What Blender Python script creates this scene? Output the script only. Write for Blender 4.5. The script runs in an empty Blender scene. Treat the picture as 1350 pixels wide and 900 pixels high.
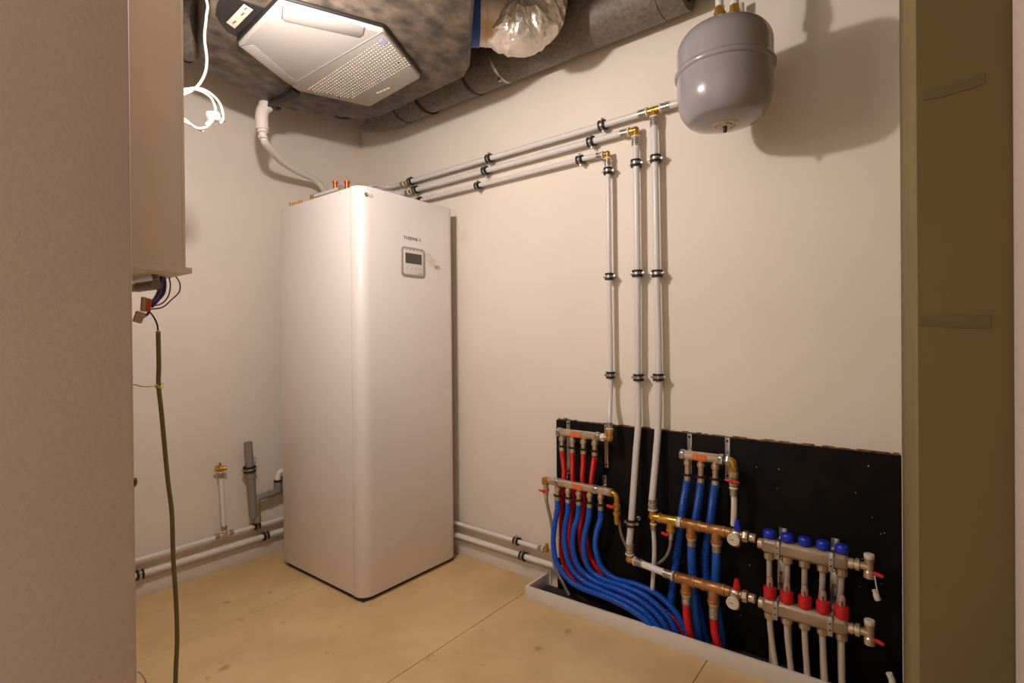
import bpy, bmesh, math, random
from mathutils import Vector, Matrix
random.seed(7)
scene = bpy.context.scene
COL = scene.collection
pi = math.pi

# ------------------------------------------------------------------ camera, world, light, exposure
cam_d = bpy.data.cameras.new('camera'); cam = bpy.data.objects.new('camera', cam_d); COL.objects.link(cam)
cam_d.sensor_width = 36.0; cam_d.sensor_fit = 'HORIZONTAL'; cam_d.lens = 18.1418; cam_d.clip_start = 0.01
_r = Vector((0.788003, 0.615605, -0.00906)); _u = Vector((0.004519, 0.008931, 0.99995)); _f = Vector((-0.615655, 0.788004, -0.004256))
cam.matrix_world = Matrix(((_r.x, _u.x, -_f.x, 2.72954), (_r.y, _u.y, -_f.y, -1.97781), (_r.z, _u.z, -_f.z, 1.1300), (0, 0, 0, 1)))
scene.camera = cam

world = bpy.data.worlds.new('World'); scene.world = world; world.use_nodes = True
bg = world.node_tree.nodes['Background']; bg.inputs[0].default_value = (1.0, 0.86, 0.73, 1); bg.inputs[1].default_value = 0.84

lamp_d = bpy.data.lights.new('work_lamp_light', 'POINT'); lamp_d.energy = 40; lamp_d.color = (1.0, 0.925, 0.90); lamp_d.shadow_soft_size = 0.025
lamp = bpy.data.objects.new('work_lamp_light', lamp_d); COL.objects.link(lamp); lamp.location = (1.46, -1.355, 1.99)

vs = scene.view_settings; vs.view_transform = 'Standard'; vs.look = 'None'; vs.exposure = -0.01; vs.gamma = 1.0; vs.use_curve_mapping = False

# ------------------------------------------------------------------ materials
def lin(c):
    return tuple(((v/255)/12.92 if v/255 <= 0.04045 else ((v/255+0.055)/1.055)**2.4) for v in c)
def mat(name, rgb, rough=0.5, metal=0.0, var=0.0, vscale=8.0, rgb2=None, bump=0.0, bscale=60.0, coat=0.0, spec=0.5, detail=4.0, contrast=(0.35, 0.65), transm=0.0, stretch=None, spots=None):
    m = bpy.data.materials.new(name); m.use_nodes = True
    nt = m.node_tree; b = nt.nodes['Principled BSDF']
    c = lin(rgb)
    b.inputs['Base Color'].default_value = (*c, 1); b.inputs['Roughness'].default_value = rough; b.inputs['Metallic'].default_value = metal
    b.inputs['Coat Weight'].default_value = coat; b.inputs['Coat Roughness'].default_value = 0.12
    b.inputs['Specular IOR Level'].default_value = spec; b.inputs['Transmission Weight'].default_value = transm
    tc = nt.nodes.new('ShaderNodeTexCoord'); src = tc.outputs['Object']
    if stretch:
        mp = nt.nodes.new('ShaderNodeMapping'); mp.inputs['Scale'].default_value = stretch
        nt.links.new(src, mp.inputs['Vector']); src = mp.outputs['Vector']
    if var > 0 or rgb2:
        c2 = lin(rgb2) if rgb2 else tuple(min(1, v*(1-var)) for v in c)
        n = nt.nodes.new('ShaderNodeTexNoise'); n.inputs['Scale'].default_value = vscale; n.inputs['Detail'].default_value = detail
        nt.links.new(src, n.inputs['Vector'])
        r = nt.nodes.new('ShaderNodeValToRGB'); r.color_ramp.elements[0].position = contrast[0]; r.color_ramp.elements[1].position = contrast[1]
        r.color_ramp.elements[0].color = (*c2, 1); r.color_ramp.elements[1].color = (*c, 1)
        nt.links.new(n.outputs['Fac'], r.inputs['Fac']); nt.links.new(r.outputs['Color'], b.inputs['Base Color'])
    if spots:                                                 # sparse darker smudges: (colour, noise scale, threshold)
        n3 = nt.nodes.new('ShaderNodeTexNoise'); n3.inputs['Scale'].default_value = spots[1]; n3.inputs['Detail'].default_value = 3
        nt.links.new(src, n3.inputs['Vector'])
        r3 = nt.nodes.new('ShaderNodeValToRGB'); r3.color_ramp.elements[0].position = spots[2]; r3.color_ramp.elements[1].position = spots[2]+0.10
        r3.color_ramp.elements[0].color = (0, 0, 0, 1); r3.color_ramp.elements[1].color = (0.75, 0.75, 0.75, 1)
        mx = nt.nodes.new('ShaderNodeMix'); mx.data_type = 'RGBA'
        nt.links.new(n3.outputs['Fac'], r3.inputs['Fac']); nt.links.new(r3.outputs['Color'], mx.inputs['Factor'])
        prev = b.inputs['Base Color'].links[0].from_socket if b.inputs['Base Color'].links else None
        if prev: nt.links.new(prev, mx.inputs['A'])
        else: mx.inputs['A'].default_value = (*c, 1)
        mx.inputs['B'].default_value = (*lin(spots[0]), 1); nt.links.new(mx.outputs['Result'], b.inputs['Base Color'])
    if bump > 0:
        n2 = nt.nodes.new('ShaderNodeTexNoise'); n2.inputs['Scale'].default_value = bscale; n2.inputs['Detail'].default_value = 6
        nt.links.new(src, n2.inputs['Vector'])
        bp = nt.nodes.new('ShaderNodeBump'); bp.inputs['Strength'].default_value = bump; bp.inputs['Distance'].default_value = 0.01
        nt.links.new(n2.outputs['Fac'], bp.inputs['Height']); nt.links.new(bp.outputs['Normal'], b.inputs['Normal'])
    return m
M = {}
M['wall'] = mat('cream_wall_paint', (232, 220, 205), 0.75, var=0.05, vscale=2.5, bump=0.10, bscale=14, spots=((218, 194, 170), 3.5, 0.68))
M['jamb'] = mat('plaster_jamb', (194, 172, 158), 0.85, var=0.06, vscale=3, bump=0.12, bscale=120)
M['ceil'] = mat('bare_concrete_ceiling', (120, 112, 104), 0.9, var=0.3, vscale=4, bump=0.3)
M['drywall'] = mat('green_moisture_drywall', (118, 100, 58), 0.85, var=0.16, vscale=5, bump=0.06, bscale=150, detail=6)
M['smear'] = mat('dried_glue_smear', (108, 92, 52), 0.8, var=0.2, vscale=30)
M['bead'] = mat('corner_bead', (226, 216, 200), 0.6)
M['floor'] = mat('tan_floor_board', (226, 196, 144), 0.62, rgb2=(210, 178, 126), vscale=4.2, bump=0.05, bscale=40, detail=8, spots=((168, 134, 88), 11.0, 0.67))
M['slab'] = mat('dark_screed', (70, 60, 50), 0.9, var=0.3)
M['base'] = mat('white_skirting', (226, 216, 208), 0.45, var=0.03)
M['cab'] = mat('white_enamel', (232, 224, 219), 0.28, coat=0.25, var=0.015)
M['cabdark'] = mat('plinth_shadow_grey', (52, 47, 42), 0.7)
M['bezel'] = mat('bezel_grey', (158, 148, 142), 0.4)
M['display'] = mat('control_white', (222, 214, 208), 0.35)
M['screen'] = mat('screen_glass', (66, 57, 52), 0.12, coat=0.3)
M['ink'] = mat('black_print', (28, 24, 24), 0.5)
M['inkg'] = mat('grey_print', (120, 112, 108), 0.5)
M['pipe'] = mat('grey_white_pipe', (216, 211, 208), 0.30)
M['pipew'] = mat('white_pipe', (232, 225, 217), 0.35)
M['rubber'] = mat('black_rubber', (22, 21, 22), 0.6)
M['zinc'] = mat('zinc_steel', (196, 194, 192), 0.28, metal=0.9, var=0.2, vscale=40)
M['sleeve'] = mat('press_sleeve_steel', (190, 180, 170), 0.3, metal=0.7, var=0.25, vscale=60)
M['brass'] = mat('yellow_brass', (206, 160, 70), 0.3, metal=0.7, var=0.25, vscale=30)
M['bronze'] = mat('bronze_pipe', (188, 134, 82), 0.4, metal=0.55, rgb2=(158, 106, 58), vscale=18)
M['nickel'] = mat('nickel_brass', (214, 194, 170), 0.28, metal=0.6, rgb2=(190, 166, 138), vscale=30)
M['nickelbox'] = mat('manifold_nickel', (178, 156, 132), 0.42, metal=0.4, rgb2=(160, 138, 114), vscale=14)
M['ring'] = mat('white_plastic_ring', (226, 214, 196), 0.45)
M['tank'] = mat('grey_tank_enamel', (148, 142, 144), 0.22, coat=0.4, var=0.03, bump=0.02, bscale=18)
M['paper'] = mat('paper_label', (222, 206, 188), 0.7, var=0.12, vscale=60)
M['epp'] = mat('grey_foam_body', (118, 103, 88), 0.55, rgb2=(60, 52, 45), vscale=13, bump=0.2, bscale=40, detail=14, contrast=(0.36, 0.70), stretch=(1.3, 1.0, 1.0))
M['duct'] = mat('grey_foam_duct', (116, 105, 92), 0.5, rgb2=(94, 84, 74), vscale=60, bump=0.25, bscale=220, detail=3)
M['black'] = mat('black_plastic', (30, 27, 28), 0.45)
M['cover'] = mat('white_cover_plastic', (172, 165, 158), 0.42)
M['bluerim'] = mat('blue_gasket', (32, 84, 176), 0.5)
M['bluesticker'] = mat('blue_sticker', (118, 122, 184), 0.5, rgb2=(190, 190, 220), vscale=160)
M['tape'] = mat('alu_tape', (222, 208, 190), 0.32, metal=0.45, rgb2=(204, 180, 140), vscale=14)
M['foil'] = mat('alu_foil', (226, 214, 200), 0.28, metal=0.65, bump=0.4, bscale=90)
M['backing'] = mat('black_backing_board', (13, 11, 10), 0.7, rgb2=(24, 20, 17), vscale=10, spec=0.15)
M['plaster'] = mat('torn_plaster_edge', (150, 110, 78), 0.9, rgb2=(70, 45, 30), vscale=70)
M['red'] = mat('red_sheath', (206, 26, 32), 0.38)
M['darkred'] = mat('red_sheath_behind', (176, 22, 40), 0.38)
M['blue'] = mat('blue_sheath', (26, 92, 196), 0.34)
M['bluedk'] = mat('deep_blue_sheath', (18, 78, 176), 0.34)
M['bluecap'] = mat('blue_cap', (30, 52, 190), 0.4)
M['redknob'] = mat('red_plastic', (206, 30, 34), 0.35)
M['orange'] = mat('orange_sticker', (226, 104, 34), 0.45)
M['orangelight'] = mat('orange_sticker_print', (236, 150, 96), 0.45)
M['tubegrey'] = mat('grey_heating_tube', (196, 184, 172), 0.42)
M['braid'] = mat('braided_steel', (176, 166, 154), 0.35, metal=0.75, bump=0.6, bscale=420)
M['gauge'] = mat('gauge_face', (228, 212, 192), 0.4)
M['clear'] = mat('clear_meter', (206, 160, 146), 0.15, transm=0.25)
M['pvc'] = mat('grey_drain_pvc', (138, 130, 120), 0.42)
M['hosew'] = mat('white_corrugated', (214, 202, 192), 0.42)
M['copper'] = mat('copper_pipe', (206, 118, 66), 0.3, metal=0.9)
M['box'] = mat('box_enamel', (232, 222, 206), 0.42, var=0.02)
M['cable'] = mat('white_cable', (206, 198, 188), 0.45)
M['olive'] = mat('olive_cable', (122, 116, 74), 0.5)
M['wbrown'] = mat('brown_wire', (112, 58, 32), 0.45)
M['wblue'] = mat('blue_wire', (96, 100, 186), 0.45)
M['wblack'] = mat('black_wire', (34, 24, 26), 0.45)
M['wgreen'] = mat('yellow_green_wire', (196, 184, 48), 0.45)
M['conn'] = mat('cream_connector', (206, 176, 148), 0.5)
M['connorange'] = mat('orange_connector', (214, 96, 40), 0.45)

# ------------------------------------------------------------------ geometry helpers
def V(p): return Vector(p)
def frame(d):
    d = V(d).normalized()
    a = Vector((0, 0, 1)) if abs(d.z) < 0.9 else Vector((1, 0, 0))
    x = a.cross(d).normalized(); y = d.cross(x).normalized()
    return x, y, d
def origin(o):
    p = Vector((0, 0, 0))
    while o is not None:
        p = p + o.location; o = o.parent
    return p
def spline(pts, n=10):
    pts = [V(p) for p in pts]
    if len(pts) < 3: return pts
    P = [pts[0]*2-pts[1]] + pts + [pts[-1]*2-pts[-2]]
    out = []
    for i in range(1, len(P)-2):
        a, b, c, d = P[i-1], P[i], P[i+1], P[i+2]
        for k in range(n):
            t = k/n
            out.append(0.5*((2*b)+(c-a)*t+(2*a-5*b+4*c-d)*t*t+(3*b-a-3*c+d)*t*t*t))
    out.append(pts[-1]); return out
def resample(pts, step):
    L = [0.0]
    for a, b in zip(pts, pts[1:]): L.append(L[-1]+(b-a).length)
    n = max(2, int(L[-1]/step)); out = []; j = 0
    for i in range(n+1):
        s = L[-1]*i/n
        while j < len(L)-2 and L[j+1] < s: j += 1
        t = 0 if L[j+1] == L[j] else (s-L[j])/(L[j+1]-L[j])
        out.append(pts[j].lerp(pts[j+1], t))
    return out
class B:
    def __init__(s): s.v = []; s.f = []
    def add(s, vs, fs):
        n = len(s.v); s.v += [tuple(v) for v in vs]; s.f += [tuple(i+n for i in f) for f in fs]; return s
    def box(s, c, d, rot=None):
        x, y, z = (k/2 for k in d); vs = [Vector(p) for p in ((-x,-y,-z),(x,-y,-z),(x,y,-z),(-x,y,-z),(-x,-y,z),(x,-y,z),(x,y,z),(-x,y,z))]
        if rot is not None: vs = [rot @ v for v in vs]
        return s.add([v+V(c) for v in vs], [(0,3,2,1),(4,5,6,7),(0,1,5,4),(1,2,6,5),(2,3,7,6),(3,0,4,7)])
    def bx(s, a, b):
        a, b = V(a), V(b); return s.box((a+b)/2, [abs(k) for k in (b-a)])
    def lathe(s, o, d, prof, seg=20, caps=True):
        x, y, z = frame(d); o = V(o); vs = []; fs = []
        for r, t in prof:
            for k in range(seg):
                a = 2*pi*k/seg; vs.append(o+z*t+(x*math.cos(a)+y*math.sin(a))*r)
        for i in range(len(prof)-1):
            for k in range(seg):
                k2 = (k+1) % seg; fs.append((i*seg+k, i*seg+k2, (i+1)*seg+k2, (i+1)*seg+k))
        if caps:
            fs.append(tuple(reversed(range(seg)))); fs.append(tuple((len(prof)-1)*seg+k for k in range(seg)))
        return s.add(vs, fs)
    def cyl(s, a, b, r, r2=None, seg=16):
        a, b = V(a), V(b); return s.lathe(a, b-a, [(r, 0), (r if r2 is None else r2, (b-a).length)], seg)
    def ringd(s, c, d, ri, ro, w, seg=20):                       # a closed ring (tube wall) of width w around axis d
        x, y, z = frame(d); c = V(c); vs = []; fs = []; P = [(ri, -w/2), (ro, -w/2), (ro, w/2), (ri, w/2)]
        for k in range(seg):
            a = 2*pi*k/seg
            for r, t in P: vs.append(c+z*t+(x*math.cos(a)+y*math.sin(a))*r)
        for k in range(seg):
            k2 = (k+1) % seg
            for i in range(4): fs.append((k*4+i, k*4+(i+1) % 4, k2*4+(i+1) % 4, k2*4+i))
        return s.add(vs, [tuple(reversed(f)) for f in fs])
    def tube(s, pts, r, seg=12, caps=True):
        pts = [V(p) for p in pts]; n = len(pts); vs = []; fs = []; x = None
        for i, p in enumerate(pts):
            d = (pts[min(i+1, n-1)]-pts[max(i-1, 0)]).normalized()
            if x is None: x, y, _ = frame(d)
            else:
                x = (x-d*x.dot(d)).normalized(); y = d.cross(x)
            rr = r(i/(n-1)) if callable(r) else (r[i] if isinstance(r, (list, tuple)) else r)
            for k in range(seg):
                a = 2*pi*k/seg; vs.append(p+(x*math.cos(a)+y*math.sin(a))*rr)
        for i in range(n-1):
            for k in range(seg):
                k2 = (k+1) % seg; fs.append((i*seg+k, i*seg+k2, (i+1)*seg+k2, (i+1)*seg+k))
        if caps: fs.append(tuple(reversed(range(seg)))); fs.append(tuple((n-1)*seg+k for k in range(seg)))
        return s.add(vs, fs)
    def corrugated(s, pts, r, pitch=0.005, amp=0.0012, seg=12):
        P = resample(spline(pts, 14), pitch/4); rr = [r+amp*(0.0, 1.0, 1.0, 0.0)[i % 4]-amp*0.6 for i in range(len(P))]
        return s.tube(P, rr, seg)
    def prism(s, poly, z0, z1):
        n = len(poly); vs = [(x, y, z0) for x, y in poly]+[(x, y, z1) for x, y in poly]
        area = sum(poly[i][0]*poly[(i+1) % n][1]-poly[(i+1) % n][0]*poly[i][1] for i in range(n))
        fs = [tuple(reversed(range(n))), tuple(range(n, 2*n))]+[(i, (i+1) % n, n+(i+1) % n, n+i) for i in range(n)]
        if area < 0: fs = [tuple(reversed(f)) for f in fs]
        return s.add(vs, fs)
    def sphere(s, c, r, seg=16, rings=10, sc=(1, 1, 1)):
        vs = []; fs = []; c = V(c)
        for i in range(1, rings):
            t = pi*i/rings
            for k in range(seg):
                a = 2*pi*k/seg; vs.append(c+Vector((sc[0]*r*math.sin(t)*math.cos(a), sc[1]*r*math.sin(t)*math.sin(a), sc[2]*r*math.cos(t))))
        top = len(vs); vs.append(c+Vector((0, 0, r*sc[2]))); bot = len(vs); vs.append(c-Vector((0, 0, r*sc[2])))
        for i in range(rings-2):
            for k in range(seg):
                k2 = (k+1) % seg; fs.append((i*seg+k, (i+1)*seg+k, (i+1)*seg+k2, i*seg+k2))
        for k in range(seg):
            k2 = (k+1) % seg; fs.append((top, k, k2)); fs.append((bot, (rings-2)*seg+k2, (rings-2)*seg+k))
        return s.add(vs, fs)
    def build(s, name, m, parent=None, bevel=0.0, bseg=2, smooth=35, at=None):
        if parent is not None: o0 = origin(parent)
        elif at is not None: o0 = V(at)
        else:
            lo = [min(v[i] for v in s.v) for i in range(3)]; hi = [max(v[i] for v in s.v) for i in range(3)]
            o0 = Vector(((lo[0]+hi[0])/2, (lo[1]+hi[1])/2, lo[2]))
        me = bpy.data.meshes.new(name); me.from_pydata([(v[0]-o0.x, v[1]-o0.y, v[2]-o0.z) for v in s.v], [], s.f)
        if bevel > 0:
            bm = bmesh.new(); bm.from_mesh(me)
            es = [e for e in bm.edges if len(e.link_faces) == 2 and e.calc_face_angle(0) > 0.6]
            bmesh.ops.bevel(bm, geom=es, offset=bevel, segments=bseg, profile=0.5, affect='EDGES', clamp_overlap=True)
            bm.to_mesh(me); bm.free()
        for p in me.polygons: p.use_smooth = True
        me.set_sharp_from_angle(angle=math.radians(smooth))
        me.materials.append(M[m]); me.update()
        o = bpy.data.objects.new(name, me); COL.objects.link(o)
        if parent is not None: o.parent = parent
        else: o.location = o0
        return o
def tag(o, label, cat, group=None):
    o['label'] = label; o['category'] = cat
    if group: o['group'] = group
    return o
def struct(o, label=None, cat=None):
    o['kind'] = 'structure'
    if label: o['label'] = label
    if cat: o['category'] = cat
    return o
def thing(name, loc, label, cat, group=None):
    o = bpy.data.objects.new(name, None); o.empty_display_size = 0.05; COL.objects.link(o); o.location = loc
    return tag(o, label, cat, group)
def stuff(o): o['kind'] = 'stuff'; return o
def text(name, body, size, m, parent, mtx, extrude=0.0004):
    cu = bpy.data.curves.new(name, 'FONT'); cu.body = body; cu.size = size; cu.extrude = extrude; cu.align_x = 'LEFT'
    t = bpy.data.objects.new(name+'_tmp', cu); COL.objects.link(t); bpy.context.view_layer.update()
    me = bpy.data.meshes.new_from_object(t.evaluated_get(bpy.context.evaluated_depsgraph_get()))
    bpy.data.objects.remove(t); bpy.data.curves.remove(cu)
    o0 = origin(parent); me.transform(Matrix.Translation(-o0) @ mtx); me.name = name; me.materials.clear(); me.materials.append(M[m])
    o = bpy.data.objects.new(name, me); COL.objects.link(o); o.parent = parent; return o
def rrect(cx, cy, w, h, r, n=5):
    out = []
    for sx, sy, a0 in ((1, 1, 0), (-1, 1, 90), (-1, -1, 180), (1, -1, 270)):
        for k in range(n+1):
            a = math.radians(a0+90*k/n); out.append((cx+sx*(w/2-r)+r*math.cos(a), cy+sy*(h/2-r)+r*math.sin(a)))
    return out

# ------------------------------------------------------------------ the room
fl = B().bx((-0.15, -2.6, -0.10), (3.2, 0.15, -0.0135)).build('floor', 'slab'); struct(fl, 'tan floor of wide boards laid over a dark screed', 'floor')
for x0, x1 in ((-0.05, 0.548), (0.5505, 1.349), (1.3515, 2.149), (2.1515, 3.1)):
    p = B().bx((x0, -2.55, -0.013), (x1, 0.0, 0.0)).build('floor_board', 'floor', fl, bevel=0.0012, bseg=1)
struct(B().bx((-0.15, -2.15, 2.66), (3.0, 0.15, 2.80)).build('ceiling', 'ceil'), 'rough grey ceiling above the ducts', 'ceiling')
struct(B().bx((-0.15, -2.10, -0.1), (0.0, 0.0, 2.66)).build('wall_left', 'wall'), 'cream painted wall behind the white cabinet and drain pipe', 'wall')
wb = struct(B().bx((-0.15, 0.0, -0.1), (2.692, 0.15, 2.66)).build('wall_back', 'wall'), 'cream painted wall carrying the pipes and manifolds', 'wall')
B().bx((2.690, -0.0015, 0.765), (2.696, 0.02, 2.66)).build('corner_bead', 'bead', wb)
struct(B().bx((-0.15, -2.10, -0.1), (1.85, -1.73, 2.66)).build('wall_front', 'jamb', bevel=0.004), 'bare brownish doorway wall in the left foreground', 'wall')
wr = struct(B().prism([(2.696, 0.15), (2.696, 0.0), ((2.7314, -1.4000, 1.1248)[0], -1.4), ((2.7918, -1.4000, 1.1246)[0], -1.4), (2.95, -1.38), (2.95, 0.15)], -0.1, 2.66).build('wall_right', 'drywall'), 'olive green bare drywall partition end at right', 'wall')
def smear(pts, w, y=-1.4008):
    b = B(); n = len(pts)
    for i in range(n-1):
        (x0, z0), (x1, z1) = pts[i], pts[i+1]; ww = w*random.uniform(0.8, 1.15)
        b.add([(x0, y, z0-ww/2), (x1, y, z1-ww/2), (x1, y, z1+ww/2), (x0, y, z0+ww/2), (x0, y+0.002, z0-ww/2), (x1, y+0.002, z1-ww/2), (x1, y+0.002, z1+ww/2), (x0, y+0.002, z0+ww/2)], [(0,1,2,3),(4,7,6,5),(0,4,5,1),(3,2,6,7),(0,3,7,4),(1,5,6,2)])
    return b
def pz(px, py): return None
smear([(p[0], p[2]) for p in ((2.7365, -1.4000, 1.3392), (2.7502, -1.4000, 1.3384), (2.7648, -1.4000, 1.3397), (2.7757, -1.4000, 1.3419))], 0.009).build('glue_smear', 'smear', wr)
smear([(p[0], p[2]) for p in ((2.7335, -1.4000, 1.1435), (2.7494, -1.4000, 1.1423), (2.7640, -1.4000, 1.1413), (2.7786, -1.4000, 1.1409))], 0.011).build('glue_smear', 'smear', wr)
struct(B().bx(((2.7921, -1.4000, 1.1246)[0], -2.10, -0.1), (2.95, -1.402, 2.66)).build('trim_1', 'jamb', bevel=0.002), 'pale door lining strip at the right edge', 'trim')
cap = B().lathe((1.8415, -1.7302, (1.8500, -1.7319, 0.9305)[2]), (0, 1, 0), [(0.0080, 0), (0.0080, 0.002), (0.005, 0.0042)], 16).build('hole_cap', 'wbrown'); tag(cap, 'small dark brown cap on the doorway wall edge', 'cap')
struct(B().bx((0.0, -1.73, 0.0), (0.012, -0.012, 0.075)).build('baseboard_left', 'base', bevel=0.0015), 'white skirting below the pipes on the cabinet wall', 'skirting')
struct(B().bx((0.0, -0.012, 0.0), (1.408, 0.0, 0.070)).build('baseboard_back', 'base', bevel=0.0015), 'white skirting between the cabinet and the kickboard', 'skirting')
kb = thing('kickboard', (1.39, -0.17, 0), 'white kickboard boxing in the hoses on the floor', 'kickboard')
B().prism([(1.386, -0.182), (2.690, -0.120), (2.690, -0.108), (1.386, -0.170)], 0.0, 0.056).build('front_board', 'base', kb, bevel=0.0012)
B().bx((1.386, -0.1695, 0.0), (1.397, -0.013, 0.056)).build('end_board', 'base', kb, bevel=0.0012)
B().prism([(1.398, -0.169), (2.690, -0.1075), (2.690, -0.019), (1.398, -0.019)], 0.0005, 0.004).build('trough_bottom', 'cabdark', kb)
# black backing board with ragged plaster edge
bp = thing('backing_board', (2.06, -0.009, 0), 'black backing board behind all the manifolds', 'board')
B().bx((1.447, -0.017, 0.0), (2.6955, -0.0005, 0.764)).build('panel', 'backing', bp, bevel=0.001)
b = B(); x = 1.45
while x < 2.685:
    w = random.uniform(0.008, 0.035); h = random.uniform(0.001, 0.006)*(1.6 if random.random() < 0.15 else 1)
    b.bx((x, -0.006, 0.762), (min(x+w, 2.689), -0.0006, 0.765+h)); x += w
b.build('plaster_edge', 'plaster', bp)
for k in range(26):
    sx, sz = random.uniform(1.75, 2.67), random.uniform(0.12, 0.73); r = random.uniform(0.0010, 0.0024)
    B().lathe((sx, -0.0165, sz), (0, -1, 0), [(r, 0), (r*0.8, 0.0008)], 7).build('plaster_speck', 'bead', bp)
# ------------------------------------------------------------------ white heat pump cabinet
cb = thing('heat_pump_cabinet', (0.54, -0.353, 0), 'tall white enamelled heat pump cabinet standing in the corner', 'heat pump')
X0, X1, Y0, Y1, ZT = 0.211, 0.869, -0.645, -0.061, 1.797
B().bx((X0, Y0+0.001, 0.022), (0.800, Y1-0.001, ZT-0.002)).build('side_casing', 'cab', cb, bevel=0.004)
poly = [(0.802, Y1), (0.802, Y0)]
for k in range(9):
    a = math.radians(-90+90*k/8); poly.append((X1-0.058+0.058*math.cos(a), Y0+0.058+0.058*math.sin(a)))
for k in range(9):
    a = math.radians(0+90*k/8); poly.append((X1-0.058+0.058*math.cos(a), Y1-0.058+0.058*math.sin(a)))
fc = B().prism(poly, 0.020, ZT).build('front_cover', 'cab', cb, bevel=0.0025)
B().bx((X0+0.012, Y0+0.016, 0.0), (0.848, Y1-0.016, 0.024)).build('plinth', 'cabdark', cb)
def fx(name, cy, cz, w, h, x, d, r, m, parent, bevel=0.0):
    bb = B(); pl = rrect(cy, cz, w, h, r); n = len(pl)
    vs = [(x, p, q) for p, q in pl]+[(x+d, p, q) for p, q in pl]
    bb.add(vs, [tuple(reversed(range(n))), tuple(range(n, 2*n))]+[(i, (i+1) % n, n+(i+1) % n, n+i) for i in range(n)])
    return bb.build(name, m, parent, bevel=bevel)
cp = fx('control_panel', -0.348, 1.495, 0.142, 0.138, X1-0.002, 0.0065, 0.017, 'bezel', cb, 0.001)
fx('face_plate', -0.348, 1.496, 0.120, 0.118, X1+0.0040, 0.0022, 0.009, 'display', cp, 0.0006)
fx('screen', -0.349, 1.512, 0.099, 0.048, X1+0.0058, 0.0010, 0.002, 'screen', cp)
for k in range(5):
    B().bx((X1+0.006, -0.392+0.0225*k-0.005, 1.5505), (X1+0.0070, -0.392+0.0225*k+0.005, 1.5535)).build('vent_slot', 'ink', cp)
for k in range(4):
    B().lathe((X1+0.006, -0.388+0.026*k, 1.466), (1, 0, 0), [(0.0035, 0), (0.003, 0.0008)], 10).build('button', 'bezel', cp)
B().bx((X1+0.006, -0.318, 1.4425), (X1+0.0068, -0.302, 1.4455)).build('status_mark', 'inkg', cp)
FX = lambda y, z: Matrix(((0, 0, 1, X1+0.0003), (1, 0, 0, y), (0, 1, 0, z), (0, 0, 0, 1)))
text('model_lettering', 'THERMA V.', 0.0225, 'ink', fc, FX(-0.404, 1.5985))
lo = B().ringd((X1+0.0006, -0.607, 1.7595), (1, 0, 0), 0.0062, 0.0085, 0.0012, 18)
lo.bx((X1, -0.6078, 1.7545), (X1+0.0012, -0.6060, 1.7630)).bx((X1, -0.6078, 1.7545), (X1+0.0012, -0.6025, 1.7560)).sphere((X1+0.0006, -0.6105, 1.7615), 0.0016, 8, 6)
lo.build('round_logo', 'ink', fc)
text('logo_lettering', 'LG', 0.0185, 'inkg', fc, FX(-0.594, 1.7520))
# small paper flap taped beside the control panel
pf = B(); a = (0.8705, -0.2647, 1.5408); b_ = (0.8705, -0.2448, 1.5525); c_ = (0.8850, -0.1987, 1.4952); d_ = (0.8850, -0.2342, 1.4914)
pf.add([a, b_, c_, d_, (a[0]+0.001, a[1], a[2]), (b_[0]+0.001, b_[1], b_[2]), (c_[0]+0.001, c_[1], c_[2]), (d_[0]+0.001, d_[1], d_[2])], [(0,3,2,1), (4,5,6,7), (0,1,5,4), (1,2,6,5), (2,3,7,6), (3,0,4,7)])
tag(pf.build('paper_tag', 'paper'), 'small folded paper tag stuck beside the control panel', 'tag')
# fittings standing on the cabinet top
for px_, zt in (((0.4766, -0.5000, 1.9174), 0), ((0.5745, -0.5000, 1.9001), 0)):
    B().lathe((px_[0], -0.50, ZT-0.001), (0, 0, 1), [(0.0115, 0), (0.0115, px_[2]-ZT-0.012), (0.0145, px_[2]-ZT-0.010), (0.0145, px_[2]-ZT)], 16).build('copper_stub', 'copper', cb)
for p_ in ((0.1700, -0.5600, 1.8486), (0.2147, -0.5600, 1.8449), (0.2585, -0.5600, 1.8433), (0.3645, -0.5600, 1.8534)):
    B().lathe((p_[0], -0.56, ZT-0.001), (0, 0, 1), [(0.012, 0), (0.012, 0.012), (0.009, 0.013), (0.009, p_[2]-ZT+0.004)], 8).build('brass_fitting', 'brass', cb)
p_ = (0.3917, -0.5600, 1.8467); q_ = (0.6106, -0.5600, 1.8522)
B().cyl((p_[0], -0.56, p_[2]), (q_[0], -0.56, p_[2]-0.002), 0.009).build('crossing_pipe', 'pipe', cb)
B().cyl((p_[0]-0.012, -0.56, p_[2]), (p_[0]+0.008, -0.56, p_[2]), 0.0115).build('press_sleeve', 'sleeve', cb); B().cyl((q_[0]-0.006, -0.56, p_[2]-0.002), (q_[0]+0.014, -0.56, p_[2]-0.002), 0.0115).build('press_sleeve', 'sleeve', cb)
B().cyl((p_[0], -0.56, ZT-0.001), (p_[0], -0.56, p_[2]), 0.008).build('riser', 'brass', cb); B().cyl((q_[0], -0.56, ZT-0.001), (q_[0], -0.56, p_[2]), 0.008).build('riser', 'brass', cb)

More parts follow.
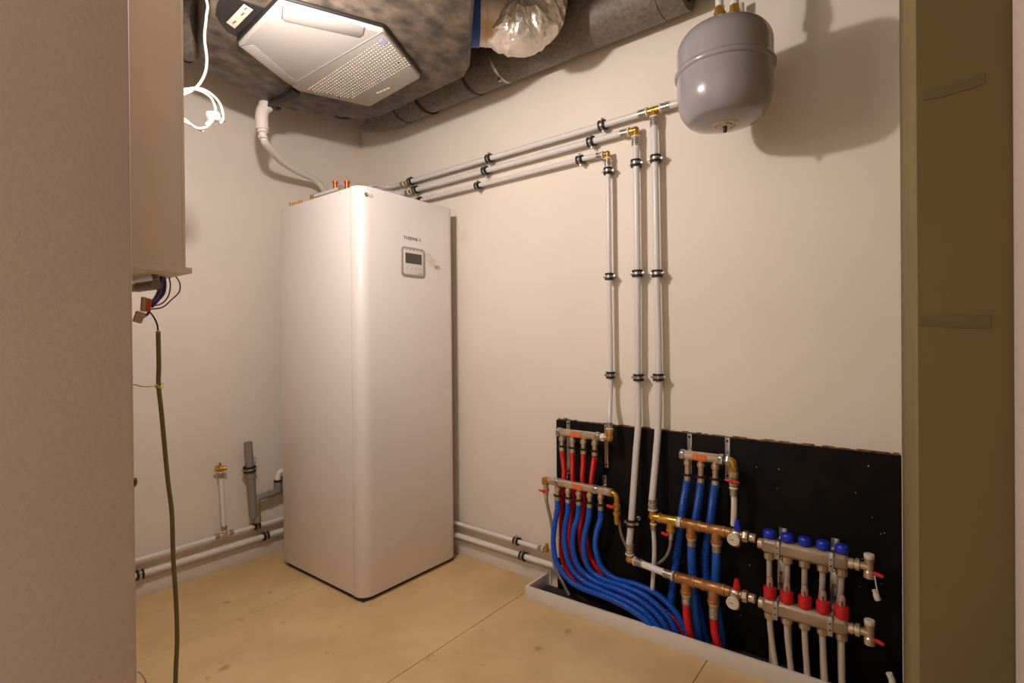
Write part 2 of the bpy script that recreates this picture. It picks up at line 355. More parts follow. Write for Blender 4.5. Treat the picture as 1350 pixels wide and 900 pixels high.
# ------------------------------------------------------------------ pipe helpers
def press(parent, at_, d, r, l=0.032, first='sleeve'):
    """white ring then steel sleeve, starting at at_ and running along d away from the fitting"""
    d = V(d).normalized(); a = V(at_)
    B().lathe(a, d, [(r+0.002, 0), (r+0.005, 0.001), (r+0.005, 0.006), (r+0.002, 0.007)], 18).build('plastic_ring', 'ring', parent)
    B().lathe(a+d*0.007, d, [(r+0.0032, 0), (r+0.0032, 0.008), (r+0.0016, 0.0095), (r+0.0016, 0.0135), (r+0.0032, 0.015), (r+0.0032, l-0.012), (r+0.0016, l-0.0105), (r+0.0032, l-0.009), (r+0.0032, l)], 18).build('press_sleeve', 'sleeve', parent)
def fitting(parent, c, dirs, r, m='brass', arm=0.024, l=0.032, name='brass_elbow'):
    b = B(); c = V(c); b.sphere(c, r*1.12, 14, 8)
    for d in dirs:
        d = V(d).normalized(); b.cyl(c, c+d*arm, r*1.02, seg=14)
    o = b.build(name, m, parent)
    for d in dirs:
        d = V(d).normalized(); press(parent, c+d*arm, d, r, l)
    return o
def pipe(parent, pts, r, m='pipe', smooth=True, name='pipe'):
    P = resample(spline(pts, 8), 0.02) if (smooth and len(pts) > 2) else [V(p) for p in pts]
    return B().tube(P, r, 18).build(name, m, parent)
CL = 'steel pipe clamps with black rubber'
def clamp(c, axis, wall, ear, r, label):
    c = V(c); axis = V(axis).normalized(); wall = V(wall).normalized(); ear = V(ear).normalized()
    dist = abs(c.dot(wall)) if False else None
    t = thing('pipe_clamp', c, label, 'clamp', CL)
    B().ringd(c+axis*0.0095, axis, r+0.0002, r+0.0080, 0.0085, 22).ringd(c-axis*0.0095, axis, r+0.0002, r+0.0080, 0.0085, 22).ringd(c, axis, r+0.0002, r+0.003, 0.013, 22).build('rubber_lining', 'rubber', t)
    B().ringd(c, axis, r+0.0031, r+0.0072, 0.0095, 22).build('metal_band', 'zinc', t)
    for s in (1, -1):
        e = c+ear*s*(r+0.0115)
        rot = Matrix((ear, wall, axis)).transposed()
        B().box(e, (0.010, 0.0055, 0.010), rot).build('ear', 'zinc', t, bevel=0.0008)
        if s == 1: B().lathe(e-wall*0.003, -wall, [(0.0042, 0), (0.0042, 0.003), (0.0028, 0.0045)], 10).cyl(e-wall*0.003, e+wall*0.013, 0.0022, seg=8).build('screw', 'zinc', t)
    return t, c, wall, r
def stud(t, a, b):
    B().cyl(a, b, 0.004, seg=10).lathe(V(b), V(a)-V(b), [(0.009, 0), (0.009, 0.002)], 12).build('mounting_stud', 'zinc', t)
def wclamp(c, axis, ear, r, label):                # clamp on the back wall
    t, c, w, r = clamp(c, axis, (0, 1, 0), ear, r, label); stud(t, (c.x, c.y+r+0.005, c.z), (c.x, -0.0002, c.z)); return t
def lclamp(c, axis, ear, r, label):                # clamp on the cabinet wall
    t, c, w, r = clamp(c, axis, (-1, 0, 0), ear, r, label); stud(t, (c.x-r-0.005, c.y, c.z), (0.0002, c.y, c.z)); return t
YP = -0.042
# ------------------------------------------------------------------ three pipe runs from the cabinet along the wall and down
z1, z2, z3 = 2.019, 1.964, 1.900
ra, rb_ = 0.0130, 0.0100
x1v, x2v, x3v = 1.937, 1.855, 1.731
p1 = thing('pipe_run', (x1v, YP, 0.45), 'topmost grey pipe run that tees off and passes behind the grey tank', 'pipe', 'grey pipe runs')
pipe(p1, [(0.50, YP, z1), (x1v-0.040, YP, z1)], ra); pipe(p1, [(x1v+0.040, YP, z1), (2.21, YP, z1)], ra)
pipe(p1, [(2.25, YP, z1+0.04), (2.25, YP, 2.30)], ra); fitting(p1, (2.25, YP, z1), [(-1, 0, 0), (0, 0, 1)], ra)
fitting(p1, (x1v-0.006, YP, z1), [(-1, 0, 0), (1, 0, 0), (0, 0, -1)], ra, name='brass_tee')
pipe(p1, [(x1v-0.006, YP, z1-0.04), (x1v-0.003, YP, 1.70), (x1v, YP, 1.38), (x1v+0.005, YP, 0.98), (1.940, YP-0.005, 0.80), (1.936, -0.066, 0.66), (1.9294, -0.0850, 0.5180), (1.9261, -0.0850, 0.4852)], ra)
fitting(p1, (0.470, YP, z1-0.001), [(-1, 0, 0), (1, 0, 0)], ra*0.9, arm=0.012, l=0.022, name='brass_reducer')
pipe(p1, [(0.44, YP, z1), (0.36, YP, z1), (0.315, YP-0.02, z1), (0.30, -0.12, z1), (0.30, -0.165, z1-0.02), (0.30, -0.18, z1-0.07), (0.30, -0.18, ZT)], rb_)
p2 = thing('pipe_run', (x2v, YP, 0.25), 'middle grey pipe run turning down to the lower bronze header', 'pipe', 'grey pipe runs')
pipe(p2, [(0.54, YP, z2), (x2v-0.036, YP, z2)], ra); fitting(p2, (x2v-0.002, YP, z2-0.003), [(-1, 0, 0), (0, 0, -1)], ra)
pipe(p2, [(x2v-0.001, YP, z2-0.04), (x2v, YP, 1.70), (x2v+0.001, YP, 1.38), (x2v-0.001, YP, 0.98), (1.857, YP-0.005, 0.80), (1.854, -0.066, 0.66), (1.8422, -0.0850, 0.4121), (1.8299, -0.0850, 0.2979)], ra)
fitting(p2, (0.510, YP, z2-0.001), [(-1, 0, 0), (1, 0, 0)], ra*0.9, arm=0.012, l=0.022, name='brass_reducer')
pipe(p2, [(0.48, YP, z2), (0.43, YP-0.005, z2), (0.40, -0.10, z2), (0.40, -0.165, z2-0.02), (0.40, -0.18, z2-0.07), (0.40, -0.18, ZT)], rb_)
p3 = thing('pipe_run', (x3v, YP, 0.80), 'lowest and thinnest grey pipe run feeding the small red hose manifold', 'pipe', 'grey pipe runs')
pipe(p3, [(0.54, YP, z3), (x3v-0.030, YP, z3)], rb_); fitting(p3, (x3v-0.002, YP, z3-0.004), [(-1, 0, 0), (0, 0, -1)], rb_, arm=0.018, l=0.026)
pipe(p3, [(0.54, YP, z3), (0.50, YP-0.01, z3), (0.48, -0.10, z3-0.005), (0.475, -0.15, z3-0.03), (0.475, -0.16, ZT)], rb_)
pipe(p3, [(x3v-0.002, YP, z3-0.03), (x3v, YP, 1.70), (x3v+0.001, YP, 1.38), (x3v+0.004, YP, 0.98), (1.736, -0.052, 0.88), (1.7495, -0.0850, 0.8001), (1.7487, -0.0850, 0.7877)], rb_)
ORD = ['nearest the cabinet', 'midway along it', 'nearest its bend']
for (pxs, z, r, nm) in (((0.507, 1.085, 1.706), z1, ra, 'topmost horizontal pipe'), ((0.548, 1.060, 1.652), z2, ra, 'middle horizontal pipe'), ((0.580, 1.009, 1.597), z3, rb_, 'lowest horizontal wall pipe')):
    for x, od in zip(pxs, ORD): wclamp((x, YP, z), (1, 0, 0), (0, 0, 1), r, 'rubber lined steel clamp on the %s, %s' % (nm, od))
ORV = ['just below its top bend', 'halfway down the wall', 'lowest on the cream wall']
for (x, zs, r, nm, e) in ((x3v, (1.823, 1.386, 0.978), rb_, 'left thin vertical pipe', -1), (x2v, (1.828, 1.388, 0.973), ra, 'middle vertical pipe', -1), (x1v, (1.828, 1.381, 0.977), ra, 'right vertical pipe', 1)):
    for z, od, off in zip(zs, ORV, (-0.002, 0.001, 0.003)):
        ee = -1 if (e == 1 and od == ORV[0]) else e
        wclamp((x+off*0.8, YP, z), (0, 0, 1), (ee, 0, 0), r, 'rubber lined steel clamp on the %s, %s' % (nm, od))
c = (1.8421, -0.0850, 0.4000); t = clamp(c, (0.03, 0, 1), (0, 1, 0), (1, 0, 0), ra, 'rubber lined steel clamp on the middle vertical pipe in front of the black board')[0]
stud(t, (c[0], c[1]+ra+0.005, c[2]), (c[0], -0.0172, c[2]))

# ------------------------------------------------------------------ two pipes low along both walls, tap and drain
ru, rl = 0.0100, 0.0130
lu = thing('low_pipe', (0.034, -0.9, 0.175), 'upper white pipe low along the walls with a tap riser', 'pipe', 'low wall pipes')
zu, zl = 0.175, 0.112
tapY = -0.853
pipe(lu, [(0.034, -1.728, zu), (0.034, tapY-0.038, zu)], ru, 'pipew'); pipe(lu, [(0.034, tapY+0.038, zu), (0.034, -0.06, zu), (0.040, -0.040, zu), (0.06, -0.034, zu), (1.3639, -0.0340, 0.1668)], ru, 'pipew', smooth=False)
fitting(lu, (0.034, tapY, zu+0.004), [(0, 1, 0), (0, -1, 0), (0, 0, 1)], ru, m='nickel', arm=0.014, l=0.022, name='tee')
pipe(lu, [(0.034, tapY, zu+0.03), (0.034, tapY-0.006, 0.34), (0.034, tapY-0.013, 0.475)], ru, 'pipew')
e_ = (1.3851, -0.0340, 0.1667); press(lu, e_, (-1, 0, 0), ru, 0.022); B().cyl(e_, (e_[0]+0.024, -0.034, e_[2]), 0.0095, seg=8).cyl((e_[0]+0.016, -0.034, e_[2]), (e_[0]+0.016, -0.034, e_[2]+0.03), 0.008, seg=10).build('brass_elbow', 'brass', lu)
press(lu, (0.034, tapY-0.014, 0.494), (0, 0, -1), ru, 0.024)
B().sphere((0.040, tapY-0.014, 0.508), 0.0145, 14, 9).cyl((0.034, tapY-0.014, 0.490), (0.034, tapY-0.014, 0.510), 0.011).cyl((0.034, tapY-0.014, 0.508), (0.002, tapY-0.014, 0.508), 0.012).cyl((0.034, tapY-0.014, 0.515), (0.034, tapY-0.016, 0.536), 0.006, seg=8).cyl((0.040, tapY-0.014, 0.510), (0.040, tapY-0.044, 0.507), 0.0065, seg=8).cyl((0.040, tapY-0.014, 0.508), (0.052, tapY+0.010, 0.509), 0.0115, seg=12).build('wall_plate_elbow', 'brass', lu)
ll = thing('low_pipe', (0.040, -0.9, 0.112), 'lower white pipe just above the skirting on both walls', 'pipe', 'low wall pipes')
pipe(ll, [(0.040, -1.728, zl), (0.040, -0.07, zl), (0.046, -0.048, zl), (0.07, -0.040, zl), (1.50, -0.040, zl-0.003)], rl, 'pipew', smooth=False)
yc = (0.0400, -1.2078, 0.1089)[1]
lclamp((0.040, yc, zl), (0, 1, 0), (0, 0, 1), rl, 'rubber lined clamp on the lower floor-level pipe beside the doorway wall')
lclamp((0.040, (0.0400, -0.6501, 0.1198)[1], zl), (0, 1, 0), (0, 0, 1), rl, 'rubber lined clamp on the lower floor-level pipe beside the drain')
lclamp((0.034, (0.0340, -0.6920, 0.1824)[1], zu), (0, 1, 0), (0, 0, 1), ru, 'rubber lined clamp on the upper floor-level pipe under the drain')
wclamp(((1.2275, -0.0340, 0.1682)[0], -0.034, zu-0.006), (1, 0, 0), (0, 0, 1), ru, 'rubber lined clamp on the upper floor-level pipe right of the cabinet')
wclamp(((1.2697, -0.0400, 0.1083)[0], -0.040, zl-0.002), (1, 0, 0), (0, 0, 1), rl, 'rubber lined clamp on the lower floor-level pipe right of the cabinet')
dr = thing('drain_pipe', (0.055, -0.72, 0.2), 'grey plastic drain standpipe with side branch beside the cabinet', 'drain')
xa = 0.058
B().lathe((xa, -0.718, 0.235), (0, -0.065, 1), [(0.0195, 0), (0.0195, 0.385), (0.0165, 0.385), (0.0165, 0.36)], 22, caps=False).sphere((xa, -0.718, 0.236), 0.0195, 18, 8).build('standpipe', 'pvc', dr)
B().lathe((xa, -0.731, 0.435), (0, -0.065, 1), [(0.0196, 0), (0.0225, 0.002), (0.0225, 0.05), (0.0196, 0.052)], 22, caps=False).build('socket', 'pvc', dr)
B().tube(spline([(xa, -0.702, 0.205), (xa, -0.702, 0.29), (xa, -0.698, 0.318), (xa, -0.675, 0.327), (xa, -0.64, 0.330)], 8), 0.0165, 18).build('branch', 'pvc', dr)
B().lathe((xa, -0.702, 0.200), (0, 0, 1), [(0.015, 0), (0.0195, 0.002), (0.0195, 0.03), (0.0165, 0.032)], 18).build('socket', 'pvc', dr)
B().cyl((xa, -0.655, 0.330), (xa, -0.56, 0.336), 0.0165).build('branch', 'pvc', dr)
B().lathe((xa, -0.645, 0.330), (0, 1, 0.06), [(0.0166, 0), (0.0195, 0.002), (0.0195, 0.03), (0.0166, 0.032)], 18, caps=False).build('socket', 'pvc', dr)
B().cyl((xa, -0.590, 0.335), (xa, -0.590, 0.385), 0.0205).build('trap_socket', 'pvc', dr)
B().lathe((xa, -0.590, 0.383), (0, 0, 1), [(0.0165, 0), (0.0195, 0.001), (0.0195, 0.012), (0.0165, 0.013)], 18).build('seal_ring', 'rubber', dr)
B().tube(spline([(xa, -0.590, 0.39), (xa, -0.589, 0.415), (xa, -0.580, 0.432), (xa, -0.555, 0.437), (xa, -0.50, 0.437)], 8), 0.0145, 16).build('white_bend', 'pipew', dr)
t = clamp((xa, -0.7365, 0.482), (0, -0.065, 1), (-1, 0, 0), (0, 1, 0), 0.0215, 'steel clamp with loose straps around the grey standpipe')[0]
stud(t, (xa-0.026, -0.7365, 0.482), (0.0002, -0.7365, 0.482))
for dz in (0.0, 0.021, 0.040): B().ringd((xa, -0.708, 0.490+dz), (1, 0, 0), 0.0045, 0.0062, 0.004, 12).build('strap_loop', 'zinc', t)
# ------------------------------------------------------------------ expansion tank
TX, TY = 2.262, -0.290
tk = thing('expansion_tank', (TX, TY, 1.775), 'grey enamelled expansion tank hanging below the ceiling', 'tank')
zb, zf = 1.785, 1.958
R_ = 0.1405
def arcp(r0, r1, n, cx, cz, a0, a1): return [(cx+r0*math.cos(math.radians(a0+(a1-a0)*k/n)), cz+r1*math.sin(math.radians(a0+(a1-a0)*k/n))) for k in range(n+1)]
low = [(0.001, -0.168), (0.02, -0.1675), (0.05, -0.1645), (0.078, -0.159)]+arcp(0.066, 0.094, 12, R_-0.0665, -0.068, -62, 0)+[(R_, -0.02), (R_, -0.004)]
B().lathe((TX, TY, zf), (0, 0, 1), low, 64).build('lower_shell', 'tank', tk, smooth=60)
up = [(R_, 0.004), (R_, 0.062)]+arcp(0.066, 0.066, 11, R_-0.066, 0.066, 0, 66)+[(0.06, 0.131), (0.03, 0.134), (0.001, 0.135)]
B().lathe((TX, TY, zf), (0, 0, 1), up, 64).build('upper_shell', 'tank', tk, smooth=60)
B().lathe((TX, TY, zf), (0, 0, 1), [(R_-0.004, -0.011), (R_+0.004, -0.009), (R_+0.0075, -0.003), (R_+0.0075, 0.003), (R_+0.004, 0.009), (R_-0.004, 0.011)], 64).build('crimped_rim', 'tank', tk, smooth=60)
B().lathe((TX+0.002, TY, zf-0.1685), (0, 0, -1), [(0.040, -0.0025), (0.040, -0.0017), (0.012, 0.0009), (0.006, 0.0010)], 28).build('round_label', 'paper', tk)
B().lathe((TX+0.002, TY, zf-0.168), (0, 0, -1), [(0.0070, 0), (0.0070, 0.005), (0.0060, 0.006), (0.0060, 0.017), (0.0045, 0.019)], 12).build('valve_cap', 'rubber', tk)
lb_ = [o for o in tk.children if o.name.startswith('round_label')][0]
for a0, rr_ in ((200, 0.026), (222, 0.028), (246, 0.026), (300, 0.027), (330, 0.024), (20, 0.027), (60, 0.026)):
    a = math.radians(a0); B().box((TX+0.002+rr_*math.cos(a), TY+rr_*math.sin(a), zf-0.1692), (0.010, 0.0035, 0.0016), Matrix.Rotation(a+pi/2, 3, 'Z')).build('printed_mark', 'inkg', lb_)
tops = []
for dx, dy in ((-0.012, 0.0), (0.028, 0.02)):
    B().lathe((TX+dx, TY+dy, zf+0.130), (0, 0, 1), [(0.012, 0), (0.012, 0.030), (0.019, 0.031), (0.019, 0.060), (0.015, 0.062), (0.015, 0.078)], 6 if dx > 0 else 8).build('brass_coupling', 'brass', tk)
    B().cyl((TX+dx, TY+dy, zf+0.200), (TX+dx, TY+dy, 2.66), 0.0125).build('hanging_pipe', 'pipe', tk)
# ------------------------------------------------------------------ ceiling ventilation unit
vu = thing('ventilation_unit', (1.0, -0.83, 2.2), 'dark mottled foam ventilation unit with white cover under the ceiling', 'ventilation unit')
body = [(0.70, -0.405), (1.28, -0.425), (1.36, -0.475), (1.68, -0.80), (1.68, -1.02), (1.50, -1.20), (1.30, -1.275), (1.0, -1.272), (0.85, -1.235), (0.57, -1.155), (0.51, -1.09), (0.436, -0.85), (0.452, -0.70), (0.525, -0.57), (0.62, -0.44)]
B().prism(body, 2.20, 2.53).build('foam_body', 'epp', vu, bevel=0.014, bseg=3)
hexa = [(1.1848, -1.1546, 2.1720), (1.3162, -0.8585, 2.1720), (1.1788, -0.5700, 2.1720), (0.8143, -0.5409, 2.1720), (0.7024, -0.8229, 2.1720), (0.8486, -1.1283, 2.1720)]
hx = [(p[0], p[1]) for p in hexa]
cxh = sum(p[0] for p in hx)/6; cyh = sum(p[1] for p in hx)/6
def inset(s): return [(cxh+(x-cxh)*s, cyh+(y-cyh)*s) for x, y in hx]
B().prism(inset(1.022), 2.188, 2.2035).build('cover_gap', 'black', vu, bevel=0.008)
cv = B().prism(hx, 2.172, 2.196).build('white_cover', 'cover', vu, bevel=0.010, bseg=3)
def flap(pts, z=2.1718, d=0.0014):
    qx = sum(p[0] for p in pts)/len(pts); qy = sum(p[1] for p in pts)/len(pts)
    B().prism([(qx+(p[0]-qx)*1.012+(0.0012 if p[0] > qx else -0.0012), qy+(p[1]-qy)*1.03) for p in pts], z-0.0006, z+0.001).build('flap_gap', 'inkg', cv)
    return B().prism([(p[0], p[1]) for p in pts], z-d, z+0.0015).build('service_flap', 'cover', cv, bevel=0.0005)
flap([(1.1865, -1.1409, 2.1700), (1.1253, -1.1120, 2.1700), (1.1186, -1.0969, 2.1700), (1.2273, -0.8951, 2.1700), (1.2523, -0.8976, 2.1700), (1.2876, -0.9187, 2.1700)])
flap([(0.8591, -1.1214, 2.1700), (0.9001, -1.1063, 2.1700), (0.9034, -1.0947, 2.1700), (0.7815, -0.8740, 2.1700), (0.7430, -0.8655, 2.1700), (0.7347, -0.8802, 2.1700)])
def bar(p, q, w, h, z):
    p = V((p[0], p[1], z)); q = V((q[0], q[1], z)); d = q-p; rot = Matrix.Rotation(math.atan2(d.y, d.x), 3, 'Z'); return B().box((p+q)/2, (d.length, w, h), rot)
bar((0.7676, -0.8694, 2.1700), (1.3129, -0.8655, 2.1700), 0.003, 0.0016, 2.1715).build('crease', 'cover', cv)
dots = B(); n0 = V(hx[4]+(0,)); n1 = V(hx[1]+(0,)); ex = (n1-n0).normalized(); ey = Vector((-ex.y, ex.x, 0))
for i in range(34):
    for j in range(13):
        p = n0+ex*(0.055+0.0158*i+(0.0079 if j % 2 else 0))+ey*(0.022+0.0135*j)
        if abs((p-n0).dot(ex)-0.315) > 0.275-0.0058*j: continue
        dots.lathe((p.x, p.y, 2.1725), (0, 0, -1), [(0.0034, 0), (0.0034, 0.001), (0.0016, 0.002)], 6)
stuff(dots.build('grille_dots', 'bead', cv))
for a_, b_ in ((497.5, 123), (501.5, 121), (505.5, 119.5), (509.5, 117.5), (513, 115.5)): pass
lg0 = V((0.9473, -0.6053, 2.1710)); lg1 = V((1.0310, -0.6006, 2.1710))
for k in range(4):
    a = lg0.lerp(lg1, k/4); b_ = lg0.lerp(lg1, k/4+0.17); bar(a, b_, 0.007, 0.0015, 2.1713).build('embossed_mark', 'bead', cv, bevel=0.0004)
for q in ((0.7912, -0.6837, 2.1710), (1.2076, -0.7052, 2.1710)): B().lathe((q[0], q[1], 2.1735), (0, 0, -1), [(0.004, 0), (0.004, 0.002), (0.002, 0.0025)], 10).build('cover_screw', 'rubber', cv)
B().prism([(q[0], q[1]) for q in ((1.2571, -0.8368, 2.1710), (1.2850, -0.8406, 2.1710), (1.2809, -0.8146, 2.1710), (1.2526, -0.8105, 2.1710))], 2.1708, 2.1725).build('blue_sticker', 'bluesticker', cv)
cpn = B().prism([(q[0], q[1]) for q in ((0.9935, -1.2564, 2.1970), (1.0647, -1.2637, 2.1970), (1.0941, -1.1369, 2.1970), (0.8661, -1.1268, 2.1970), (0.8684, -1.1710, 2.1970), (0.9331, -1.2364, 2.1970))], 2.1965, 2.204).build('control_plate', 'black', vu, bevel=0.001)
lab = B().prism([(q[0], q[1]) for q in ((0.9226, -1.1977, 2.1960), (1.0629, -1.2050, 2.1960), (1.0569, -1.1737, 2.1960), (0.9094, -1.1651, 2.1960))], 2.1957, 2.198).build('paper_label', 'paper', vu)
for a_, b_ in (((0.9336, -1.1819, 2.1955), (0.9563, -1.1821, 2.1955)), ((0.9987, -1.1842, 2.1955), (1.0223, -1.1853, 2.1955)), ((1.0379, -1.1924, 2.1955), (1.0531, -1.1899, 2.1955))):
    bar(a_, b_, 0.006, 0.0006, 2.1956).build('printed_mark', 'inkg', lab)
bar((0.9753, -1.1563, 2.1955), (0.9809, -1.1465, 2.1955), 0.004, 0.002, 2.196).build('switch', 'rubber', vu)
# drain channel and spout
br = B(); a = V((0.6715, -0.8087, 2.1850)); b_ = V((0.4610, -0.8162, 2.1780)); d = (b_-a); rot = Matrix.Rotation(math.atan2(d.y, d.x), 3, 'Z')
br.box((a+b_)/2+Vector((0, 0, 0.004)), (d.length, 0.030, 0.022), rot); br.box(b_+Vector((0.0, 0.03, 0.004)), (0.03, 0.03, 0.01), rot)
br.build('drain_channel', 'black', vu, bevel=0.002)
# ------------------------------------------------------------------ condensate hose
ch = thing('condensate_hose', (0.4300, -0.8322, 2.1167), 'white drain elbow and corrugated hose from ventilation unit to cabinet', 'hose')
A = [(0.4400, -0.8227, 2.1885), (0.4400, -0.8401, 2.1554), (0.4400, -0.8439, 2.1203), (0.4400, -0.8410, 2.0740)]
B().tube(resample(spline(A, 8), 0.004), 0.027, 20).build('elbow', 'hosew', ch)
d0 = (V(A[0])-V(A[1])).normalized()
B().lathe(V(A[0])-d0*0.012, d0, [(0.0275, 0), (0.0305, 0.002), (0.0305, 0.014), (0.026, 0.016), (0.026, 0.024)], 22).build('collar', 'hosew', ch)
B().lathe((0.4400, -0.8410, 2.0740), (0, 0.05, -1), [(0.022, -0.006), (0.020, 0.004), (0.0235, 0.006), (0.0235, 0.012), (0.017, 0.014), (0.017, 0.026), (0.0205, 0.028), (0.0205, 0.038), (0.015, 0.040)], 20).build('reducer', 'hosew', ch)
B().corrugated([(0.4400, -0.8363, 2.0451), (0.4300, -0.8264, 2.0267), (0.3800, -0.7769, 2.0184), (0.3000, -0.6953, 2.0161), (0.2300, -0.6073, 2.0170), (0.1700, -0.5075, 2.0195), (0.1400, -0.4287, 2.0204), (0.1300, -0.3729, 2.0023), (0.1500, -0.3439, 1.9546), (0.19, -0.30, 1.90)], 0.0158, 0.009, 0.0018, 14).build('corrugated_hose', 'hosew', ch)
# ------------------------------------------------------------------ silver flexible duct on the unit's slanted corner
n = Vector((0.712, 0.702, 0)); FC = Vector((1.435, -0.555, 2.322))
fd = thing('flexible_duct', FC, 'crinkled silver foil flexible duct bending up from the ventilation unit', 'duct')
RD = 0.0915
B().lathe(FC, n, [(RD+0.004, -0.002), (RD+0.004, 0.034)], 48).build('blue_gasket', 'bluerim', fd)
B().lathe(FC, n, [(RD, 0.030), (RD+0.001, 0.056), (RD+0.0025, 0.057), (RD+0.0025, 0.061), (RD+0.001, 0.062), (RD+0.002, 0.118)], 48).build('taped_collar', 'tape', fd)
path = [FC+n*0.108, FC+n*0.120+Vector((0, 0, -0.004)), FC+n*0.138+Vector((0, 0, -0.018))]
Rb = 0.105; C0 = FC+n*0.160+Vector((0, 0, Rb-0.028))
for k in range(1, 13):
    a = math.radians(-90+95*k/12); path.append(C0+n*(Rb*math.cos(a))+Vector((0, 0, Rb*math.sin(a))))
e = path[-1]; path += [e+Vector((-0.015, -0.01, 0.08)), e+Vector((-0.04, -0.03, 0.20))]
P = resample(spline(path, 6), 0.003)
hb = B(); seg = 90; vs_ = []; fs_ = []; up = Vector((0, 0, 1)); side = n.cross(up)
from mathutils import noise as mn
for i, p in enumerate(P):
    d = (P[min(i+1, len(P)-1)]-P[max(i-1, 0)]).normalized(); y = side; x = y.cross(d); s_ = i*0.003
    ramp = min(1, i/9)
    for k in range(seg):
        a = 2*pi*k/seg; u_ = (x*math.cos(a)+y*math.sin(a))
        q = Vector((math.cos(a)*1.3, math.sin(a)*1.3, s_*34))
        pleat = abs(mn.noise(q))*2-0.5
        q2 = Vector((math.cos(a)*3.5, math.sin(a)*3.5, s_*70)); fine = abs(mn.noise(q2))-0.2
        q3 = p*60+u_*8; crum = mn.noise(q3)
        vs_.append(p+u_*(RD+0.006*ramp+ramp*(-0.008*pleat-0.007*fine+0.0014*crum)))
for i in range(len(P)-1):
    for k in range(seg):
        k2 = (k+1) % seg; fs_.append((i*seg+k, i*seg+k2, (i+1)*seg+k2, (i+1)*seg+k))
hb.add(vs_, fs_); hb.build('foil_hose', 'foil', fd, smooth=22)
# ------------------------------------------------------------------ grey insulated duct along the top of the walls
wd = thing('insulated_duct', (1.1, -0.13, 2.31), 'grey foam insulated duct running along the top of the pipe wall', 'duct')
RW, DY, DZ = 0.108, -0.125, 2.420
B().cyl((1.075, DY, DZ), (2.0, DY, DZ), RW, seg=40).build('duct_section', 'duct', wd)
B().cyl((0.74, DY, DZ), (1.060, DY, DZ), RW-0.003, seg=40).build('duct_section', 'duct', wd)
B().cyl((0.56, DY, DZ), (0.732, DY, DZ), RW-0.001, seg=40).build('duct_section', 'duct', wd)
B().tube(resample(spline([(0.555, DY, DZ), (0.44, DY, DZ), (0.34, -0.138, DZ), (0.275, -0.19, DZ), (0.275, -0.265, DZ), (0.33, -0.35, DZ)], 4), 0.045), RW-0.002, 40).build('duct_elbow', 'duct', wd)
B().tube([(0.335, -0.355, DZ), (0.47, -0.505, DZ)], RW-0.004, 40).build('duct_section', 'duct', wd)
for x, r in ((1.0675, RW+0.001), (0.736, RW+0.002), (0.5575, RW-0.0015)): B().ringd((x, DY, DZ), (1, 0, 0), RW-0.02, r+0.0025, 0.014, 40).build('joint_ring', 'black', wd)
B().ringd((0.3325, -0.3525, DZ), (0.67, -0.74, 0), RW-0.02, RW+0.0005, 0.014, 40).build('joint_ring', 'black', wd)
w2 = thing('insulated_duct', (0.3, -1.3, 2.24), 'grey foam duct leaving the ventilation unit beside the hanging box', 'duct')
B().cyl((0.545, -1.115, 2.345), (0.16, -1.44, 2.345), 0.105, seg=36).build('duct_section', 'duct', w2)
B().ringd((0.47, -1.178, 2.345), (0.764, 0.645, 0), 0.106, 0.110, 0.016, 36).build('joint_ring', 'black', w2)
xs = 1.245; B().ringd((xs, DY, DZ), (0.97, 0.0, 0.1), RW+0.0005, RW+0.003, 0.013, 40).box((xs+0.004, DY-0.030, DZ-RW-0.004), (0.010, 0.014, 0.012)).build('strap', 'zinc', wd)
B().ringd((2.045, DY, DZ), (1, 0, 0), RW-0.03, RW-0.001, 0.085, 40).build('joint_ring', 'duct', wd)
B().ringd((2.094, DY, DZ+0.012), (1, 0, 0), 0.05, RW-0.022, 0.012, 36).build('joint_ring', 'black', wd)
B().cyl((2.05, DY, DZ+0.02), (2.60, DY, DZ+0.02), 0.075, seg=36).build('duct_section', 'duct', wd)
# ------------------------------------------------------------------ hanging box at the left, its wiring and cables
eb = thing('distribution_box', (1.36, -1.65, 1.28), 'pale enamelled distribution box fixed beyond the left doorway wall', 'electrical box')
bzx = 1.60; zb0 = (1.6000, -1.6170, 1.2722)[2]; yf = (1.6000, -1.5727, 1.5038)[1]
B().bx((1.02, -1.729, zb0+0.004), (bzx, yf-0.003, 2.42)).build('casing', 'box', eb, bevel=0.003)
B().bx((1.015, yf-0.0035, zb0+0.006), (bzx+0.0004, yf+0.0012, 2.425)).build('front_lid', 'box', eb, bevel=0.001)
B().bx((1.01, -1.7295, zb0-0.006), (bzx+0.001, yf+0.012, zb0+0.006)).build('base_flange', 'box', eb, bevel=0.001)
for k in range(6): B().bx((1.12+0.055*k, -1.70, zb0-0.0072), (1.16+0.055*k, -1.62, zb0-0.0055)).build('vent_slot', 'inkg', eb)
cd = thing('conduit', (1.4594, -1.6000, 1.2466), 'short grey conduit stub under the distribution box', 'conduit')
q0 = V((1.5312, -1.6000, 1.2454)); q1 = V((1.4270, -1.6000, 1.2480)); d = (q1-q0).normalized()
B().cyl(q0, q1, 0.0095, seg=18).build('tube', 'pvc', cd); B().cyl(q1, q1+d*0.004, 0.0105, seg=18).build('end_ring', 'ring', cd); B().cyl(q1+d*0.004, q1+d*0.30, 0.0085, seg=16).build('tube', 'pvc', cd)
B().cyl(q0+Vector((0, 0, 0.009)), q0+Vector((-0.01, 0, zb0-0.006-q0.z)), 0.006, seg=10).build('gland', 'pvc', cd)
wh = thing('wiring_harness', (1.5200, -1.6051, 1.2389), 'loose brown blue and black wires ending in push-in connectors', 'wires')
def wire(pts, r, m, name='wire'): return B().tube(resample(spline(pts, 8), 0.003), r, 7).build(name, m, wh)
zz = zb0-0.004
